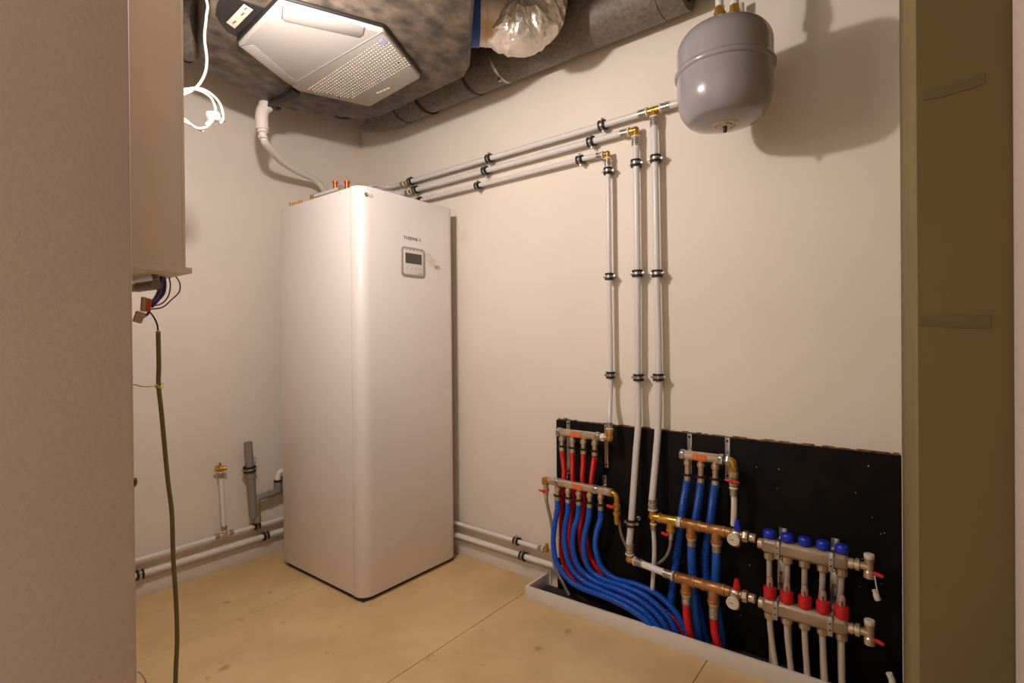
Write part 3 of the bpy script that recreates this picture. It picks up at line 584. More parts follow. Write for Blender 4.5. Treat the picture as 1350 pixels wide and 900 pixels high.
for k, (px0, m) in enumerate(((212, 'wblue'), (214, 'wblack'), (216, 'wblue'), (218, 'wblue'), (213, 'wbrown'), (217, 'wblack'), (215, 'wblue'))):
    xx = 0
    jj = lambda: random.uniform(-1.2, 1.2)
    S = {212: (1.5000, -1.5823, 1.2827), 213: (1.5000, -1.5810, 1.2829), 214: (1.5100, -1.5828, 1.2818), 215: (1.5100, -1.5815, 1.2819), 216: (1.5100, -1.5801, 1.2820), 217: (1.5000, -1.5755, 1.2834), 218: (1.5000, -1.5741, 1.2836)}[px0]
    off = Vector((0, 0.0030*(k-3)*0.6, 0.001*(k % 2)))
    wire([S, V((1.5050, -1.5808, 1.2542))+off, V((1.5100, -1.5861, 1.2316))+off*1.2, V((1.5100, -1.5956, 1.2156))+off, V((1.5050, -1.6034, 1.2093))+Vector((0, 0.0005*k, 0.0035*(3-k)*0.8))], 0.0017, m)
wire([(1.5000, -1.5694, 1.2746), (1.5000, -1.5654, 1.2511), (1.5000, -1.5692, 1.2270), (1.5000, -1.5817, 1.2106), (1.5050, -1.6035, 1.2031)], 0.0014, 'wbrown')
wire([(1.5000, -1.5575, 1.2725), (1.5000, -1.5477, 1.2557), (1.5000, -1.5493, 1.2363), (1.5000, -1.5637, 1.2194), (1.5000, -1.5804, 1.2028), (1.5050, -1.6036, 1.1977)], 0.0014, 'wbrown')
rotc = Matrix.Rotation(0.25, 3, 'Y')
B().box((1.5050, -1.6081, 1.2060), (0.012, 0.010, 0.026), rotc).build('orange_connector', 'connorange', wh, bevel=0.001)
B().box((1.5050, -1.6146, 1.2072), (0.012, 0.008, 0.028), rotc).build('cream_connector', 'conn', wh, bevel=0.001)
for k in range(3): wire([(1.5050, -1.6062, 1.1953), V((1.5070, -1.6108, 1.1874))+Vector((0, 0.002*k, 0)), V((1.5070, -1.6174, 1.1841))+Vector((0, 0.001*k, -0.004*k+0.004))], 0.0011, ('wblue', 'wbrown', 'wblue')[k])
B().box((1.5050, -1.6232, 1.1810), (0.012, 0.014, 0.022), Matrix.Rotation(-0.3, 3, 'X')).build('cream_connector', 'conn', wh, bevel=0.001)
wire([(1.5050, -1.6062, 1.1937), (1.5150, -1.6015, 1.1828), (1.5300, -1.5998, 1.1671), (1.5500, -1.6043, 1.1515)], 0.0016, 'wblack')
gc = thing('grey_cable', (1.5500, -1.6043, 1.1515), 'olive grey cable hanging from the connectors down to the floor', 'cable')
ctop = (1.5500, -1.6043, 1.1515)
cb_pts = [ctop, (1.5500, -1.6037, 1.0870), (1.5500, -1.6047, 1.0450), (1.5500, -1.6001, 0.9889), (1.5500, -1.5909, 0.8588), (1.5500, -1.5843, 0.7886), (1.5500, -1.5826, 0.6963), (1.5500, -1.5787, 0.6105), (1.5500, -1.5775, 0.5331), (1.5500, -1.5802, 0.4729), (1.5500, -1.5820, 0.4278)]
last = V(cb_pts[-1]); cb_pts += [last+Vector((0, -0.01, -0.2)), Vector((last.x, last.y-0.02, 0.02)), Vector((last.x-0.1, last.y-0.02, 0.007)), Vector((last.x-0.4, last.y+0.02, 0.007))]
B().tube(resample(spline(cb_pts, 10), 0.008), 0.0042, 12).build('sheath', 'olive', gc)
B().lathe(ctop, (0, 0, 1), [(0.0044, -0.003), (0.003, 0.002), (0.0015, 0.003)], 10).build('cut_end', 'ring', gc)
ew = B().tube(resample(spline([(1.5700, -1.6821, 1.0560), (1.5700, -1.6506, 1.0509), (1.5700, -1.6373, 1.0463), (1.5650, -1.6247, 1.0450), (1.5600, -1.6156, 1.0463), (1.5570, -1.6108, 1.0473), (1.5575, -1.6071, 1.0433), (1.5550, -1.6005, 1.0427), (1.5450, -1.5959, 1.0471), (1.5411, -1.6006, 1.0480), (1.5439, -1.6080, 1.0457), (1.5520, -1.6106, 1.0418), (1.5575, -1.6059, 1.0402), (1.5561, -1.6002, 1.0412), (1.5500, -1.5969, 1.0489)], 8), 0.002), 0.0011, 7).build('earth_wire', 'wgreen')
tag(ew, 'yellow green earth wire tied round the hanging cable', 'wire')
wl = B().tube(resample(spline([(1.6000, -1.6592, 0.5268), (1.6000, -1.6516, 0.5145), (1.6000, -1.6470, 0.4993), (1.6000, -1.6484, 0.4775)] , 8), 0.004), 0.0016, 8).build('thin_white_wire', 'cable'); tag(wl, 'thin white wire looping at the foot of the doorway wall', 'wire')
pc = thing('power_cable', (0.9500, -1.2762, 2.0745), 'white power cable with coiled end and plug hanging in front of ventilation unit', 'cable')
xc = 1.0
B().tube(resample(spline([(0.95, -1.325, 2.655), (0.95, -1.322, 2.30), (0.9500, -1.2702, 2.2222), (0.9500, -1.2708, 2.1688), (0.9500, -1.2758, 2.1181), (0.9500, -1.2761, 2.0866), (0.9500, -1.2710, 2.0405), (0.9500, -1.2737, 1.9983), (0.9500, -1.2863, 1.9596), (0.9500, -1.3042, 1.9289), (0.9600, -1.3253, 1.9061), (0.9700, -1.3500, 1.8847), (0.9800, -1.3782, 1.8555), (0.9800, -1.3906, 1.8217), (0.9700, -1.3713, 1.8083), (0.9500, -1.3374, 1.8203), (0.9400, -1.3125, 1.8121), (0.9400, -1.2930, 1.8076), (0.9350, -1.2686, 1.8214), (0.9350, -1.2594, 1.8305)], 8), 0.004), 0.0040, 10).build('cord', 'cable', pc)
B().tube(resample(spline([(0.9800, -1.3741, 1.8706), (0.9650, -1.3419, 1.9019), (0.9500, -1.3085, 1.9272), (0.9400, -1.2783, 1.9369), (0.9400, -1.2490, 1.9282), (0.9400, -1.2283, 1.9085), (0.9350, -1.2183, 1.8861), (0.9300, -1.2152, 1.8660), (0.9300, -1.2249, 1.8478)], 8), 0.004), 0.0040, 10).build('cord', 'cable', pc)
B().tube(resample(spline([(0.9800, -1.3740, 1.8752), (0.9700, -1.3436, 1.9032), (0.9600, -1.3123, 1.9192), (0.9550, -1.2842, 1.9217), (0.9500, -1.2600, 1.9139), (0.9450, -1.2467, 1.8957), (0.9400, -1.2415, 1.8768)], 8), 0.004), 0.0040, 10).build('cord', 'cable', pc)
B().tube(resample(spline([(0.9800, -1.3708, 1.7989), (0.9500, -1.3375, 1.8109), (0.9350, -1.3128, 1.8133), (0.9300, -1.2958, 1.8105), (0.9300, -1.2803, 1.8081), (0.9300, -1.2758, 1.8083)], 8), 0.004), 0.0040, 10).build('cord', 'cable', pc)
pg = B().lathe((0.9350, -1.2568, 1.8607), V((0.9250, -1.2201, 1.8732))-V((0.9350, -1.2568, 1.8607)), [(0.012, -0.006), (0.0155, -0.004), (0.0165, 0.010), (0.0165, 0.026), (0.0145, 0.028)], 16).build('plug', 'cable', pc, bevel=0.0)
B().tube(spline([(0.9350, -1.2501, 1.8531), (0.9350, -1.2617, 1.8346), (0.9350, -1.2686, 1.8251)], 6), 0.0075, 12).build('plug_grip', 'cable', pg)
for q0, q1 in (((0.9250, -1.2201, 1.8782), (0.9150, -1.2039, 1.8851)), ((0.9250, -1.2179, 1.8639), (0.9150, -1.2017, 1.8643))): B().cyl(q0, q1, 0.0024, seg=8).build('pin', 'zinc', pg)
B().cyl((0.9250, -1.2213, 1.8753), (0.9220, -1.2170, 1.8773), 0.0045, seg=10).build('socket_hole', 'ink', pg)
# ------------------------------------------------------------------ small manifolds for the sheathed hoses
def nut(parent, c, d, r, w, m='nickel', name='union_nut', seg=6):
    d = V(d).normalized(); return B().lathe(V(c)-d*w/2, d, [(r*0.93, 0), (r, w*0.12), (r, w*0.88), (r*0.93, w)], seg).build(name, m, parent)
def bar_manifold(root, xa, xb, y, z, r=0.0165):
    b = B().lathe((xa, y, z), (1, 0, 0), [(r*0.8, 0), (r*1.02, 0.002), (r*1.02, 0.012), (r, 0.014), (r, xb-xa-0.014), (r*1.02, xb-xa-0.012), (r*1.02, xb-xa-0.002), (r*0.8, xb-xa)], 12)
    return b.build('manifold_bar', 'nickel', root, smooth=20)
def port(root, x, y, z, down, handle=True):
    p = B().lathe((x, y, z), (0, 0, -1), [(0.013, 0.006), (0.0105, 0.016), (0.0105, 0.022), (0.0135, 0.023), (0.0135, 0.036), (0.0100, 0.038), (0.0100, down-0.022)], 14).build('outlet', 'nickel', root)
    B().lathe((x, y, z-down+0.024), (0, 0, -1), [(0.0150, 0), (0.0165, 0.001), (0.0165, 0.0065), (0.0150, 0.0075)], 14).bx((x-0.0195, y-0.004, z-down+0.0175), (x+0.0195, y+0.004, z-down+0.0225)).build('black_grip_ring', 'rubber', root)
    nut(root, (x, y, z-down+0.0075), (0, 0, 1), 0.0125, 0.017, 'nickel', 'press_sleeve', 16)
    return p
def sticker(root, x0, x1, y, z, h=0.021):
    s = B().bx((x0, y-0.0025, z-h/2), (x1, y, z+h/2)).build('orange_sticker', 'orange', root, bevel=0.0006)
    w = x1-x0
    for k, (a, b_) in enumerate(((0.12, 0.22), (0.40, 0.46), (0.56, 0.62), (0.72, 0.78))): B().bx((x0+w*a, y-0.0029, z-h*0.2), (x0+w*b_, y-0.0024, z+h*0.18)).build('printed_mark', 'orangelight', s)
def bracket(root, x, y, z0, z1, zb, r):
    b = B().bx((x-0.0085, -0.0205, z0), (x+0.0085, -0.0172, z1)).bx((x-0.0085, y+r*0.6, zb-0.003), (x+0.0085, -0.018, zb+0.003))
    b.build('bracket_strap', 'zinc', root, bevel=0.0006)
    B().ringd((x, y, zb), (1, 0, 0), r+0.0004, r+0.003, 0.015, 16).bx((x-0.0075, y-r-0.006, zb-0.010), (x+0.0075, y-r-0.0005, zb+0.010)).build('pipe_bracket', 'zinc', root, bevel=0.0005)
    for z in (z1-0.012, z0+0.012): B().lathe((x, -0.0205, z), (0, -1, 0), [(0.0045, 0), (0.0045, 0.002), (0.003, 0.0035)], 10).build('screw', 'rubber', root)
def butterfly(root, c, d=(1, 0, 0), n=(0, -1, 0), m='redknob', L=0.021):
    c = V(c); d = V(d); n = V(n)
    b = B(); b.lathe(c, n, [(0.0075, 0), (0.0075, 0.007), (0.005, 0.008)], 12)
    for s in (1, -1): b.tube([c+n*0.004, c+n*0.006+d*s*L*0.5, c+n*0.003+d*s*L], [0.0035, 0.0045, 0.0030], 8)
    return b.build('valve_handle', m, root)
YM = -0.090
zT = (1.6153, -0.0900, 0.7265)[2]; xT = [(1.5242, -0.0900, 0.6692)[0], (1.5764, -0.0900, 0.6706)[0], (1.6301, -0.0900, 0.6723)[0], (1.6833, -0.0900, 0.6709)[0]]
m1 = thing('red_hose_manifold', (1.61, YM, 0.62), 'small four outlet manifold at top left with red hoses', 'manifold', 'small press manifolds')
bar_manifold(m1, 1.503, 1.711, YM, zT, 0.0165)
sticker(m1, (1.5773, -0.1070, 0.7298)[0], (1.6290, -0.1070, 0.7289)[0], YM-0.0152, zT)
for x in xT: port(m1, x, YM, zT, 0.080)
for x in (1.513, 1.700): bracket(m1, x, YM, 0.585 if x > 1.6 else 0.53, 0.766, zT, 0.0165)
ex_, ez_ = (1.7516, -0.0900, 0.7425)[0], zT
B().sphere((ex_, YM, ez_), 0.0165, 16, 10).cyl((ex_, YM, ez_), (ex_, YM, ez_+0.030), 0.0155).lathe((ex_, YM, ez_+0.024), (0, 0, 1), [(0.017, 0), (0.017, 0.012), (0.0135, 0.013)], 8).build('brass_elbow', 'brass', m1)
B().cyl((1.709, YM, ez_), (ex_-0.004, YM, ez_), 0.0125).build('union', 'nickel', m1); nut(m1, (1.722, YM, ez_), (1, 0, 0), 0.017, 0.014, 'ring')
press(m1, ((1.7508, -0.0880, 0.7698)[0], -0.0875, ez_+0.034), (-0.01, 0.05, 1), rb_, 0.022)
zB = (1.6205, -0.0900, 0.5064)[2]; xB = [(1.4986, -0.0900, 0.4511)[0], (1.5527, -0.0900, 0.4510)[0], (1.6052, -0.0900, 0.4541)[0], (1.6581, -0.0900, 0.4542)[0], (1.7093, -0.0900, 0.4513)[0]]
m2 = thing('blue_hose_manifold', (1.62, YM, 0.40), 'small five outlet manifold at left with blue hoses', 'manifold', 'small press manifolds')
bar_manifold(m2, 1.474, 1.756, YM, zB, 0.0170)
sticker(m2, (1.5827, -0.1070, 0.5184)[0], (1.6342, -0.1070, 0.5174)[0], YM-0.0157, zB)
for x in xB: port(m2, x, YM, zB, 0.078)
for x in (1.500, 1.690): bracket(m2, x, YM, zB-0.04, zB+0.045, zB, 0.0170)
# left end: brass corner, red valve, braided tail
B().cyl((1.476, YM, zB), (1.440, YM, zB-0.002), 0.0125).lathe((1.462, YM, zB), (1, 0, 0), [(0.016, 0), (0.016, 0.012)], 8).build('union', 'nickel', m2)
B().bx((1.424, YM-0.015, zB-0.022), (1.452, YM+0.015, zB+0.012)).build('brass_corner', 'brass', m2, bevel=0.005)
B().lathe((1.438, YM, zB-0.022), (0, 0, -1), [(0.011, 0), (0.011, 0.012), (0.014, 0.014), (0.014, 0.030), (0.011, 0.032), (0.011, 0.050), (0.009, 0.052), (0.009, 0.062)], 12).build('drain_valve', 'nickel', m2)
butterfly(m2, (1.436, YM-0.012, zB-0.047), (1, 0.1, -0.1), L=0.024)
B().tube(resample(spline([(1.438, YM, zB-0.08), (1.4487, -0.0880, 0.3746), (1.4588, -0.0800, 0.3140), (1.4600, -0.0650, 0.2255), (1.4564, -0.0550, 0.1198), (1.50, -0.052, 0.05), (1.53, -0.052, 0.008)], 8), 0.006), 0.0075, 12).build('braided_hose', 'braid', m2)
pipe(m2, [(1.4755, -0.060, zB-0.02), (1.4745, -0.052, 0.30), (1.4745, -0.050, 0.16)], 0.0075, 'pipew', name='thin_pipe')
# right end: brass bend, red valve, braided hose over to the tee
xe = (1.7814, -0.0900, 0.5016)[0]
B().tube(resample(spline([(1.752, YM, zB), (xe-0.018, YM, zB-0.001), (xe-0.003, YM, zB-0.010), (xe, YM, zB-0.030), (xe, YM, zB-0.045)], 8), 0.003), 0.0115, 14).lathe((1.752, YM, zB), (1, 0, 0), [(0.0165, 0), (0.0165, 0.012), (0.012, 0.013)], 8).build('brass_bend', 'brass', m2)
B().lathe((xe, YM, zB-0.040), (0, 0, -1), [(0.0125, 0), (0.0150, 0.002), (0.0150, 0.024), (0.0125, 0.026), (0.0125, 0.030), (0.0160, 0.032), (0.0160, 0.046), (0.0125, 0.048), (0.0110, 0.080), (0.0085, 0.084)], 12).build('ball_valve', 'brass', m2)
B().tube([(xe-0.004, YM-0.014, zB-0.052), (xe-0.016, YM-0.018, zB-0.052), (xe-0.034, YM-0.018, zB-0.050)], [0.006, 0.0075, 0.0065], 10).build('valve_handle', 'redknob', m2)
xv = (2.0017, -0.0850, 0.4024)[0]
bh = B().tube(resample(spline([(xe, YM, zB-0.120), (1.7880, -0.0850, 0.3977), (1.7901, -0.0700, 0.3418), (1.8090, -0.0550, 0.2831), (1.8424, -0.0500, 0.2469), (1.8873, -0.0500, 0.2373), (1.9331, -0.0550, 0.2510), (1.9720, -0.0680, 0.2890), (1.9948, -0.0800, 0.3362), (xv, -0.085, (2.0015, -0.0850, 0.3766)[2])], 10), 0.004), 0.0062, 12).build('braided_hose', 'braid')
tag(bh, 'braided steel hose looping between left manifold and upper bronze header', 'hose')
# middle manifold
zM = (2.1195, -0.0900, 0.6992)[2]; xM = [(2.0682, -0.0900, 0.6421)[0], (2.1164, -0.0900, 0.6438)[0], (2.1670, -0.0900, 0.6434)[0]]
m3 = thing('middle_manifold', (2.12, YM, 0.60), 'small three outlet manifold in the middle of the black board', 'manifold', 'small press manifolds')
bar_manifold(m3, (2.0418, -0.0900, 0.6945)[0], (2.1934, -0.0900, 0.7010)[0], YM, zM, 0.0170)
sticker(m3, (2.0925, -0.1070, 0.7042)[0], (2.1423, -0.1070, 0.7027)[0], YM-0.0157, zM)
for x in xM: port(m3, x, YM, zM, 0.092)
for x in ((2.0518, -0.0900, 0.6958)[0], (2.1895, -0.0900, 0.6978)[0]): bracket(m3, x, YM, zM-0.085, zM+0.066, zM, 0.0170)
xq = (2.2290, -0.0900, 0.7032)[0]
B().tube(resample(spline([(xM[2]+0.045, YM, zM), (xq-0.014, YM, zM), (xq-0.003, YM, zM-0.006), (xq, YM, zM-0.022), (xq, YM, zM-0.036)], 8), 0.003), 0.0135, 16).lathe((xq, YM, zM-0.022), (0, 0, -1), [(0.0155, 0), (0.0155, 0.012)], 8).build('brass_bend', 'brass', m3)
nut(m3, (xM[2]+0.044, YM, zM), (1, 0, 0), 0.0165, 0.012, 'nickel')
B().lathe((xq, YM, zM-0.036), (0, 0, -1), [(0.0135, 0), (0.0165, 0.002), (0.0165, 0.020), (0.0135, 0.022), (0.0135, 0.036), (0.0165, 0.038), (0.0165, 0.048), (0.012, 0.050)], 8).build('shut_off_valve', 'nickel', m3)
butterfly(m3, (xq-0.001, YM-0.015, zM-0.066), (1, 0, -0.05), L=0.024)
press(m3, (xq, YM, zM-0.090), (0, 0, -1), 0.0095, 0.024)
pipe(m3, [(xq, YM, zM-0.10), (xq, YM+0.005, 0.55), (2.2221, -0.0700, 0.4683)], 0.0100, 'pipew', name='white_pipe')
# ------------------------------------------------------------------ sheathed hoses
def hose(pts, r, m, label, group, pitch=0.0076, amp=0.0024):
    o = B().corrugated(pts, r, pitch, amp, 14).build('corrugated_hose', m); return tag(o, label, 'hose', group)
GR, GB, GM = 'red hoses of the top left manifold', 'blue hoses of the five outlet manifold', 'blue hoses of the middle manifold'
LO = ['leftmost', 'second from left', 'third from left', 'fourth from left', 'rightmost']
redp = [
 [(xT[0], YM, zT-0.083), (1.5223, -0.0760, 0.5906), (1.5142, -0.0580, 0.5327), (1.4950, -0.0480, 0.4302), (1.4789, -0.0440, 0.2741), (1.4898, -0.0440, 0.1686), (1.5359, -0.0500, 0.0890), (1.6230, -0.0700, 0.0721), (1.7308, -0.0850, 0.0688), (1.8518, -0.0950, 0.0555), (1.9377, -0.1000, 0.0269), (1.9675, -0.1000, -0.0034)],
 [(xT[1], YM, zT-0.081), (1.5683, -0.0760, 0.5938), (1.5568, -0.0580, 0.5327), (1.5524, -0.0460, 0.4401), (1.5289, -0.0420, 0.2679), (1.5511, -0.0420, 0.1633), (1.6189, -0.0430, 0.0964), (1.7105, -0.0460, 0.0724), (1.8333, -0.0550, 0.0603), (1.9354, -0.0650, 0.0282), (1.9734, -0.0700, -0.0152)],
 [(xT[2], YM, zT-0.083), (1.6205, -0.0760, 0.5948), (1.6058, -0.0580, 0.5307), (1.6054, -0.0460, 0.4399), (1.5829, -0.0420, 0.2966), (1.5932, -0.0420, 0.1938), (1.6480, -0.0420, 0.1300), (1.7371, -0.0430, 0.0980), (1.8732, -0.0500, 0.0766), (1.9738, -0.0550, 0.0219), (2.0050, -0.0600, -0.0232)],
 [(xT[3], YM, zT-0.085), (1.6677, -0.0760, 0.5920), (1.6498, -0.0580, 0.5313), (1.6349, -0.0460, 0.4388), (1.6129, -0.0420, 0.3032), (1.6232, -0.0420, 0.2144), (1.6664, -0.0420, 0.1543), (1.7298, -0.0420, 0.1144), (1.8762, -0.0420, 0.0955), (1.9945, -0.0460, 0.0540), (2.0306, -0.0500, -0.0044)]]
for k, p in enumerate(redp): hose(p, 0.0108, 'red', 'red corrugated hose under the top left manifold, %s of four' % (LO[k] if k < 3 else 'rightmost'), GR)
blup = [
 [(xB[0], YM, zB-0.078), (1.4993, -0.0920, 0.3922), (1.4921, -0.1031, 0.3277), (1.4926, -0.1170, 0.2497), (1.5187, -0.1314, 0.1760), (1.5853, -0.1420, 0.1239), (1.6577, -0.1420, 0.1069), (1.7509, -0.1420, 0.1038), (1.8359, -0.1420, 0.0939), (1.9196, -0.1420, 0.0683), (1.9612, -0.1420, 0.0365)],
 [(xB[1], YM, zB-0.078), (1.5526, -0.0940, 0.3836), (1.5425, -0.1003, 0.3213), (1.5447, -0.1080, 0.2494), (1.5780, -0.1173, 0.1704), (1.6391, -0.1220, 0.1284), (1.7370, -0.1220, 0.1131), (1.8360, -0.1220, 0.1035), (1.9110, -0.1220, 0.0829), (1.9766, -0.1220, 0.0327)],
 [(xB[2], YM, zB-0.078), (1.6027, -0.0931, 0.3805), (1.5829, -0.0953, 0.3125), (1.5799, -0.0978, 0.2416), (1.6087, -0.1006, 0.1694), (1.6883, -0.1020, 0.1316), (1.7907, -0.1020, 0.1271), (1.8807, -0.1020, 0.1120), (1.9570, -0.1020, 0.0747), (2.0036, -0.1020, 0.0159)],
 [(xB[3], YM, zB-0.078), (1.6522, -0.0904, 0.3772), (1.6321, -0.0881, 0.3053), (1.6262, -0.0856, 0.2296), (1.6531, -0.0830, 0.1623), (1.7195, -0.0820, 0.1391), (1.8107, -0.0820, 0.1373), (1.9002, -0.0820, 0.1247), (1.9847, -0.0820, 0.0751), (2.0279, -0.0820, 0.0037)],
 [(xB[4], YM, zB-0.078), (1.7073, -0.0873, 0.3877), (1.6839, -0.0810, 0.3212), (1.6758, -0.0740, 0.2507), (1.6976, -0.0663, 0.1808), (1.7540, -0.0620, 0.1476), (1.8471, -0.0620, 0.1492), (1.9351, -0.0620, 0.1360), (2.0066, -0.0620, 0.0909), (2.0523, -0.0620, 0.0201)]]
for k, p in enumerate(blup): hose(p, 0.0116, 'blue', 'blue corrugated hose of the left manifold, %s of five' % LO[k], GB)
midp = [
 [(xM[0], YM, zM-0.092), (2.0585, -0.0800, 0.5683), (2.0351, -0.0520, 0.4803), (2.0121, -0.0360, 0.3319), (1.9918, -0.0360, 0.1953), (1.9790, -0.0360, 0.0888), (1.9723, -0.0360, -0.0018)],
 [(xM[1], YM, zM-0.092), (2.1099, -0.0800, 0.5689), (2.0855, -0.0500, 0.4671), (2.0658, -0.0360, 0.3448), (2.0676, -0.0360, 0.2166), (2.0894, -0.0360, 0.1091), (2.1135, -0.0360, -0.0101)],
 [(xM[2], YM, zM-0.092), (2.1582, -0.0800, 0.5664), (2.1377, -0.0500, 0.4638), (2.1133, -0.0360, 0.3281), (2.1181, -0.0360, 0.2308), (2.1474, -0.0360, 0.1415), (2.1706, -0.0360, 0.0103)]]
for k, p in enumerate(midp): hose(p, 0.0142, 'bluedk', 'deep blue hose of the middle manifold, %s of three' % ('left one', 'centre one', 'right one')[k], GM)
# ------------------------------------------------------------------ bronze headers
def header(root, y, z, xs, xend, first):
    """bronze bar along X with two tees; xs = [start, nut, tee1, nut, tee2, nut]"""
    pass
def bronze_tee(root, xa, xb, xd, y, z, zd, r=0.0185):
    B().lathe((xa, y, z), (1, 0, 0), [(r*0.9, 0), (r*1.1, 0.002), (r*1.1, 0.010), (r, 0.013), (r, xb-xa-0.013), (r*1.1, xb-xa-0.010), (r*1.1, xb-xa-0.002), (r*0.9, xb-xa)], 20).lathe((xd, y, z), (0, 0, -1), [(r*0.98, 0), (r*0.98, z-zd-0.012), (r*1.1, z-zd-0.010), (r*1.1, z-zd)], 18).build('bronze_tee', 'bronze', root)
def nipple(root, xa, xb, y, z, r=0.016, m='bronze'): B().lathe((xa, y, z), (1, 0, 0), [(r, 0), (r, 0.002), (r*0.9, 0.003), (r*0.9, xb-xa-0.003), (r, xb-xa-0.002), (r, xb-xa)], 16).build('nipple', m, root)
def gauge_valve(root, xc, y, z, handle, gz):
    B().lathe((xc-0.045, y, z), (1, 0, 0), [(0.012, 0), (0.016, 0.001), (0.016, 0.014), (0.013, 0.016), (0.017, 0.024), (0.019, 0.036), (0.017, 0.048), (0.013, 0.052), (0.013, 0.056)], 18).build('ball_valve', 'nickel', root)
    nut(root, (xc+0.022, y, z), (1, 0, 0), 0.0195, 0.018, 'nickel', 'union_nut', 6); nut(root, (xc+0.045, y, z), (1, 0, 0), 0.0150, 0.020, 'nickel', 'union', 16)
    g = B().cyl((xc-0.006, y-0.010, z), (xc-0.006, y-0.036, gz), 0.010, seg=14).build('gauge_stem', 'nickel', root)
    gd = B().lathe((xc-0.006, y-0.034, gz), (0, -1, 0), [(0.0185, 0), (0.0205, 0.002), (0.0205, 0.013), (0.0195, 0.014)], 28).build('thermometer', 'ring', root)
    B().lathe((xc-0.006, y-0.0478, gz), (0, -1, 0), [(0.0182, 0), (0.0182, 0.0008)], 28).build('dial', 'gauge', gd)
    nb = B().bx((xc-0.0175, y-0.0492, gz-0.0006), (xc-0.004, y-0.0484, gz+0.0008)); nb.lathe((xc-0.006, y-0.0484, gz), (0, -1, 0), [(0.0018, 0), (0.0018, 0.001)], 10); nb.build('needle', 'ink', gd)
    for k in range(9):
        a = math.radians(-30+240*k/8); p = Vector((xc-0.006+0.0148*math.cos(a), 0, gz+0.0148*math.sin(a))); B().bx((p.x-0.0007, y-0.0489, p.z-0.0012), (p.x+0.0007, y-0.0484, p.z+0.0012)).build('tick', 'ink', gd)
    B().lathe((xc-0.006, y-0.010, gz-0.018), (0, 0, -1), [(0.013, 0), (0.0145, 0.002), (0.0145, 0.010), (0.010, 0.016)], 14).build('bottom_cap', 'nickel', root)
    B().lathe((xc-0.004, y, z+0.016), (0, 0, 1), [(0.012, 0), (0.0125, 0.006), (0.0085, 0.030), (0.006, 0.036)], 8).build('valve_handle', handle, root)
YU, YL = -0.085, -0.113
zU = (2.1295, -0.0850, 0.4432)[2]; zL = (2.1369, -0.1130, 0.2487)[2]
hu = thing('bronze_header', (2.10, YU, zU), 'upper bronze header with brass tee and blue handled thermometer valve', 'header', 'bronze headers')
e0 = (1.9349, -0.0850, 0.4431); B().sphere((e0[0]-0.004, YU, zU), 0.0165, 16, 10).cyl((e0[0]-0.004, YU, zU), (e0[0]-0.004, YU, zU+0.026), 0.0140).cyl((e0[0]-0.004, YU, zU), (e0[0]+0.022, YU, zU), 0.0150).cyl((e0[0]-0.004, YU, zU), (e0[0]-0.003, YU, zU-0.026), 0.0105).build('brass_elbow', 'brass', hu)
press(hu, (e0[0]-0.004, YU, zU+0.024), (0, 0, 1), ra, 0.036); press(hu, (e0[0]-0.002, YU, zU-0.024), (0, 0, -1), 0.0080, 0.020)
pipe(hu, [(e0[0]-0.002, YU, zU-0.04), (e0[0]-0.004, YU+0.012, 0.30), (1.9158, -0.0600, 0.1443)], 0.0086, 'pipe', name='thin_pipe')
xa_, xb_ = (1.9530, -0.0850, 0.4410)[0], (2.0266, -0.0850, 0.4392)[0]
B().lathe((xa_, YU, zU), (1, 0, 0), [(0.0165, 0), (0.0195, 0.002), (0.0195, 0.010), (0.0175, 0.013), (0.0175, xb_-xa_-0.012), (0.0195, xb_-xa_-0.010), (0.0195, xb_-xa_)], 20).lathe((xv, YU, zU), (0, 0, -1), [(0.016, 0), (0.016, 0.030), (0.018, 0.032), (0.018, 0.040)], 16).build('brass_tee', 'brass', hu)
zv = (2.0015, -0.0850, 0.3766)[2]
B().lathe((xv, YU, zU-0.040), (0, 0, -1), [(0.012, 0), (0.012, 0.012), (0.0095, 0.014), (0.0085, zU-0.040-zv+0.006)], 12).build('drain_valve', 'nickel', hu)
B().tube([(xv-0.004, YU-0.010, zU-0.052), (xv-0.014, YU-0.014, zU-0.052), (xv-0.030, YU-0.014, zU-0.050)], [0.0055, 0.007, 0.006], 10).build('valve_handle', 'redknob', hu)
nipple(hu, xb_+0.001, xb_+0.016, YU, zU, 0.0205, 'ring')
t1a, t1b, t1 = (2.0438, -0.0850, 0.4400)[0], (2.1160, -0.0850, 0.4444)[0], (2.0789, -0.0850, 0.4419)[0]
t2a, t2b, t2 = (2.1349, -0.0850, 0.4457)[0], (2.2004, -0.0850, 0.4466)[0], (2.1680, -0.0850, 0.4448)[0]
zd = (2.0786, -0.0850, 0.3972)[2]
bronze_tee(hu, t1a, t1b, t1, YU, zU, zd); nipple(hu, t1b-0.003, t2a+0.003, YU, zU, 0.0195); bronze_tee(hu, t2a, t2b, t2, YU, zU, zd)
nipple(hu, t2b-0.002, t2b+0.018, YU, zU, 0.0200)
for x in (t1, t2): press(hu, (x, YU, zd), (0, 0, -1), 0.0125, 0.024)
gauge_valve(hu, (2.2433, -0.0850, 0.4376)[0], YU, zU, 'bluecap', zU-0.004)
hl = thing('bronze_header', (2.10, YL, zL), 'lower bronze header with red handled thermometer valve', 'header', 'bronze headers')
e1 = (1.8350, -0.1000, 0.2561)
B().sphere((e1[0], -0.092, e1[2]), 0.0150, 16, 10).cyl((e1[0], -0.092, e1[2]), (e1[0]+0.001, -0.090, e1[2]+0.020), 0.0135).cyl((e1[0], -0.092, e1[2]), (e1[0]+0.022, -0.094, e1[2]), 0.0135).build('brass_elbow', 'brass', hl)
press(hl, (e1[0]+0.001, -0.090, e1[2]+0.018), (0.02, 0.0, 1), ra, 0.034); press(hl, (e1[0]+0.022, -0.094, e1[2]), (1, -0.08, -0.02), ra, 0.030)
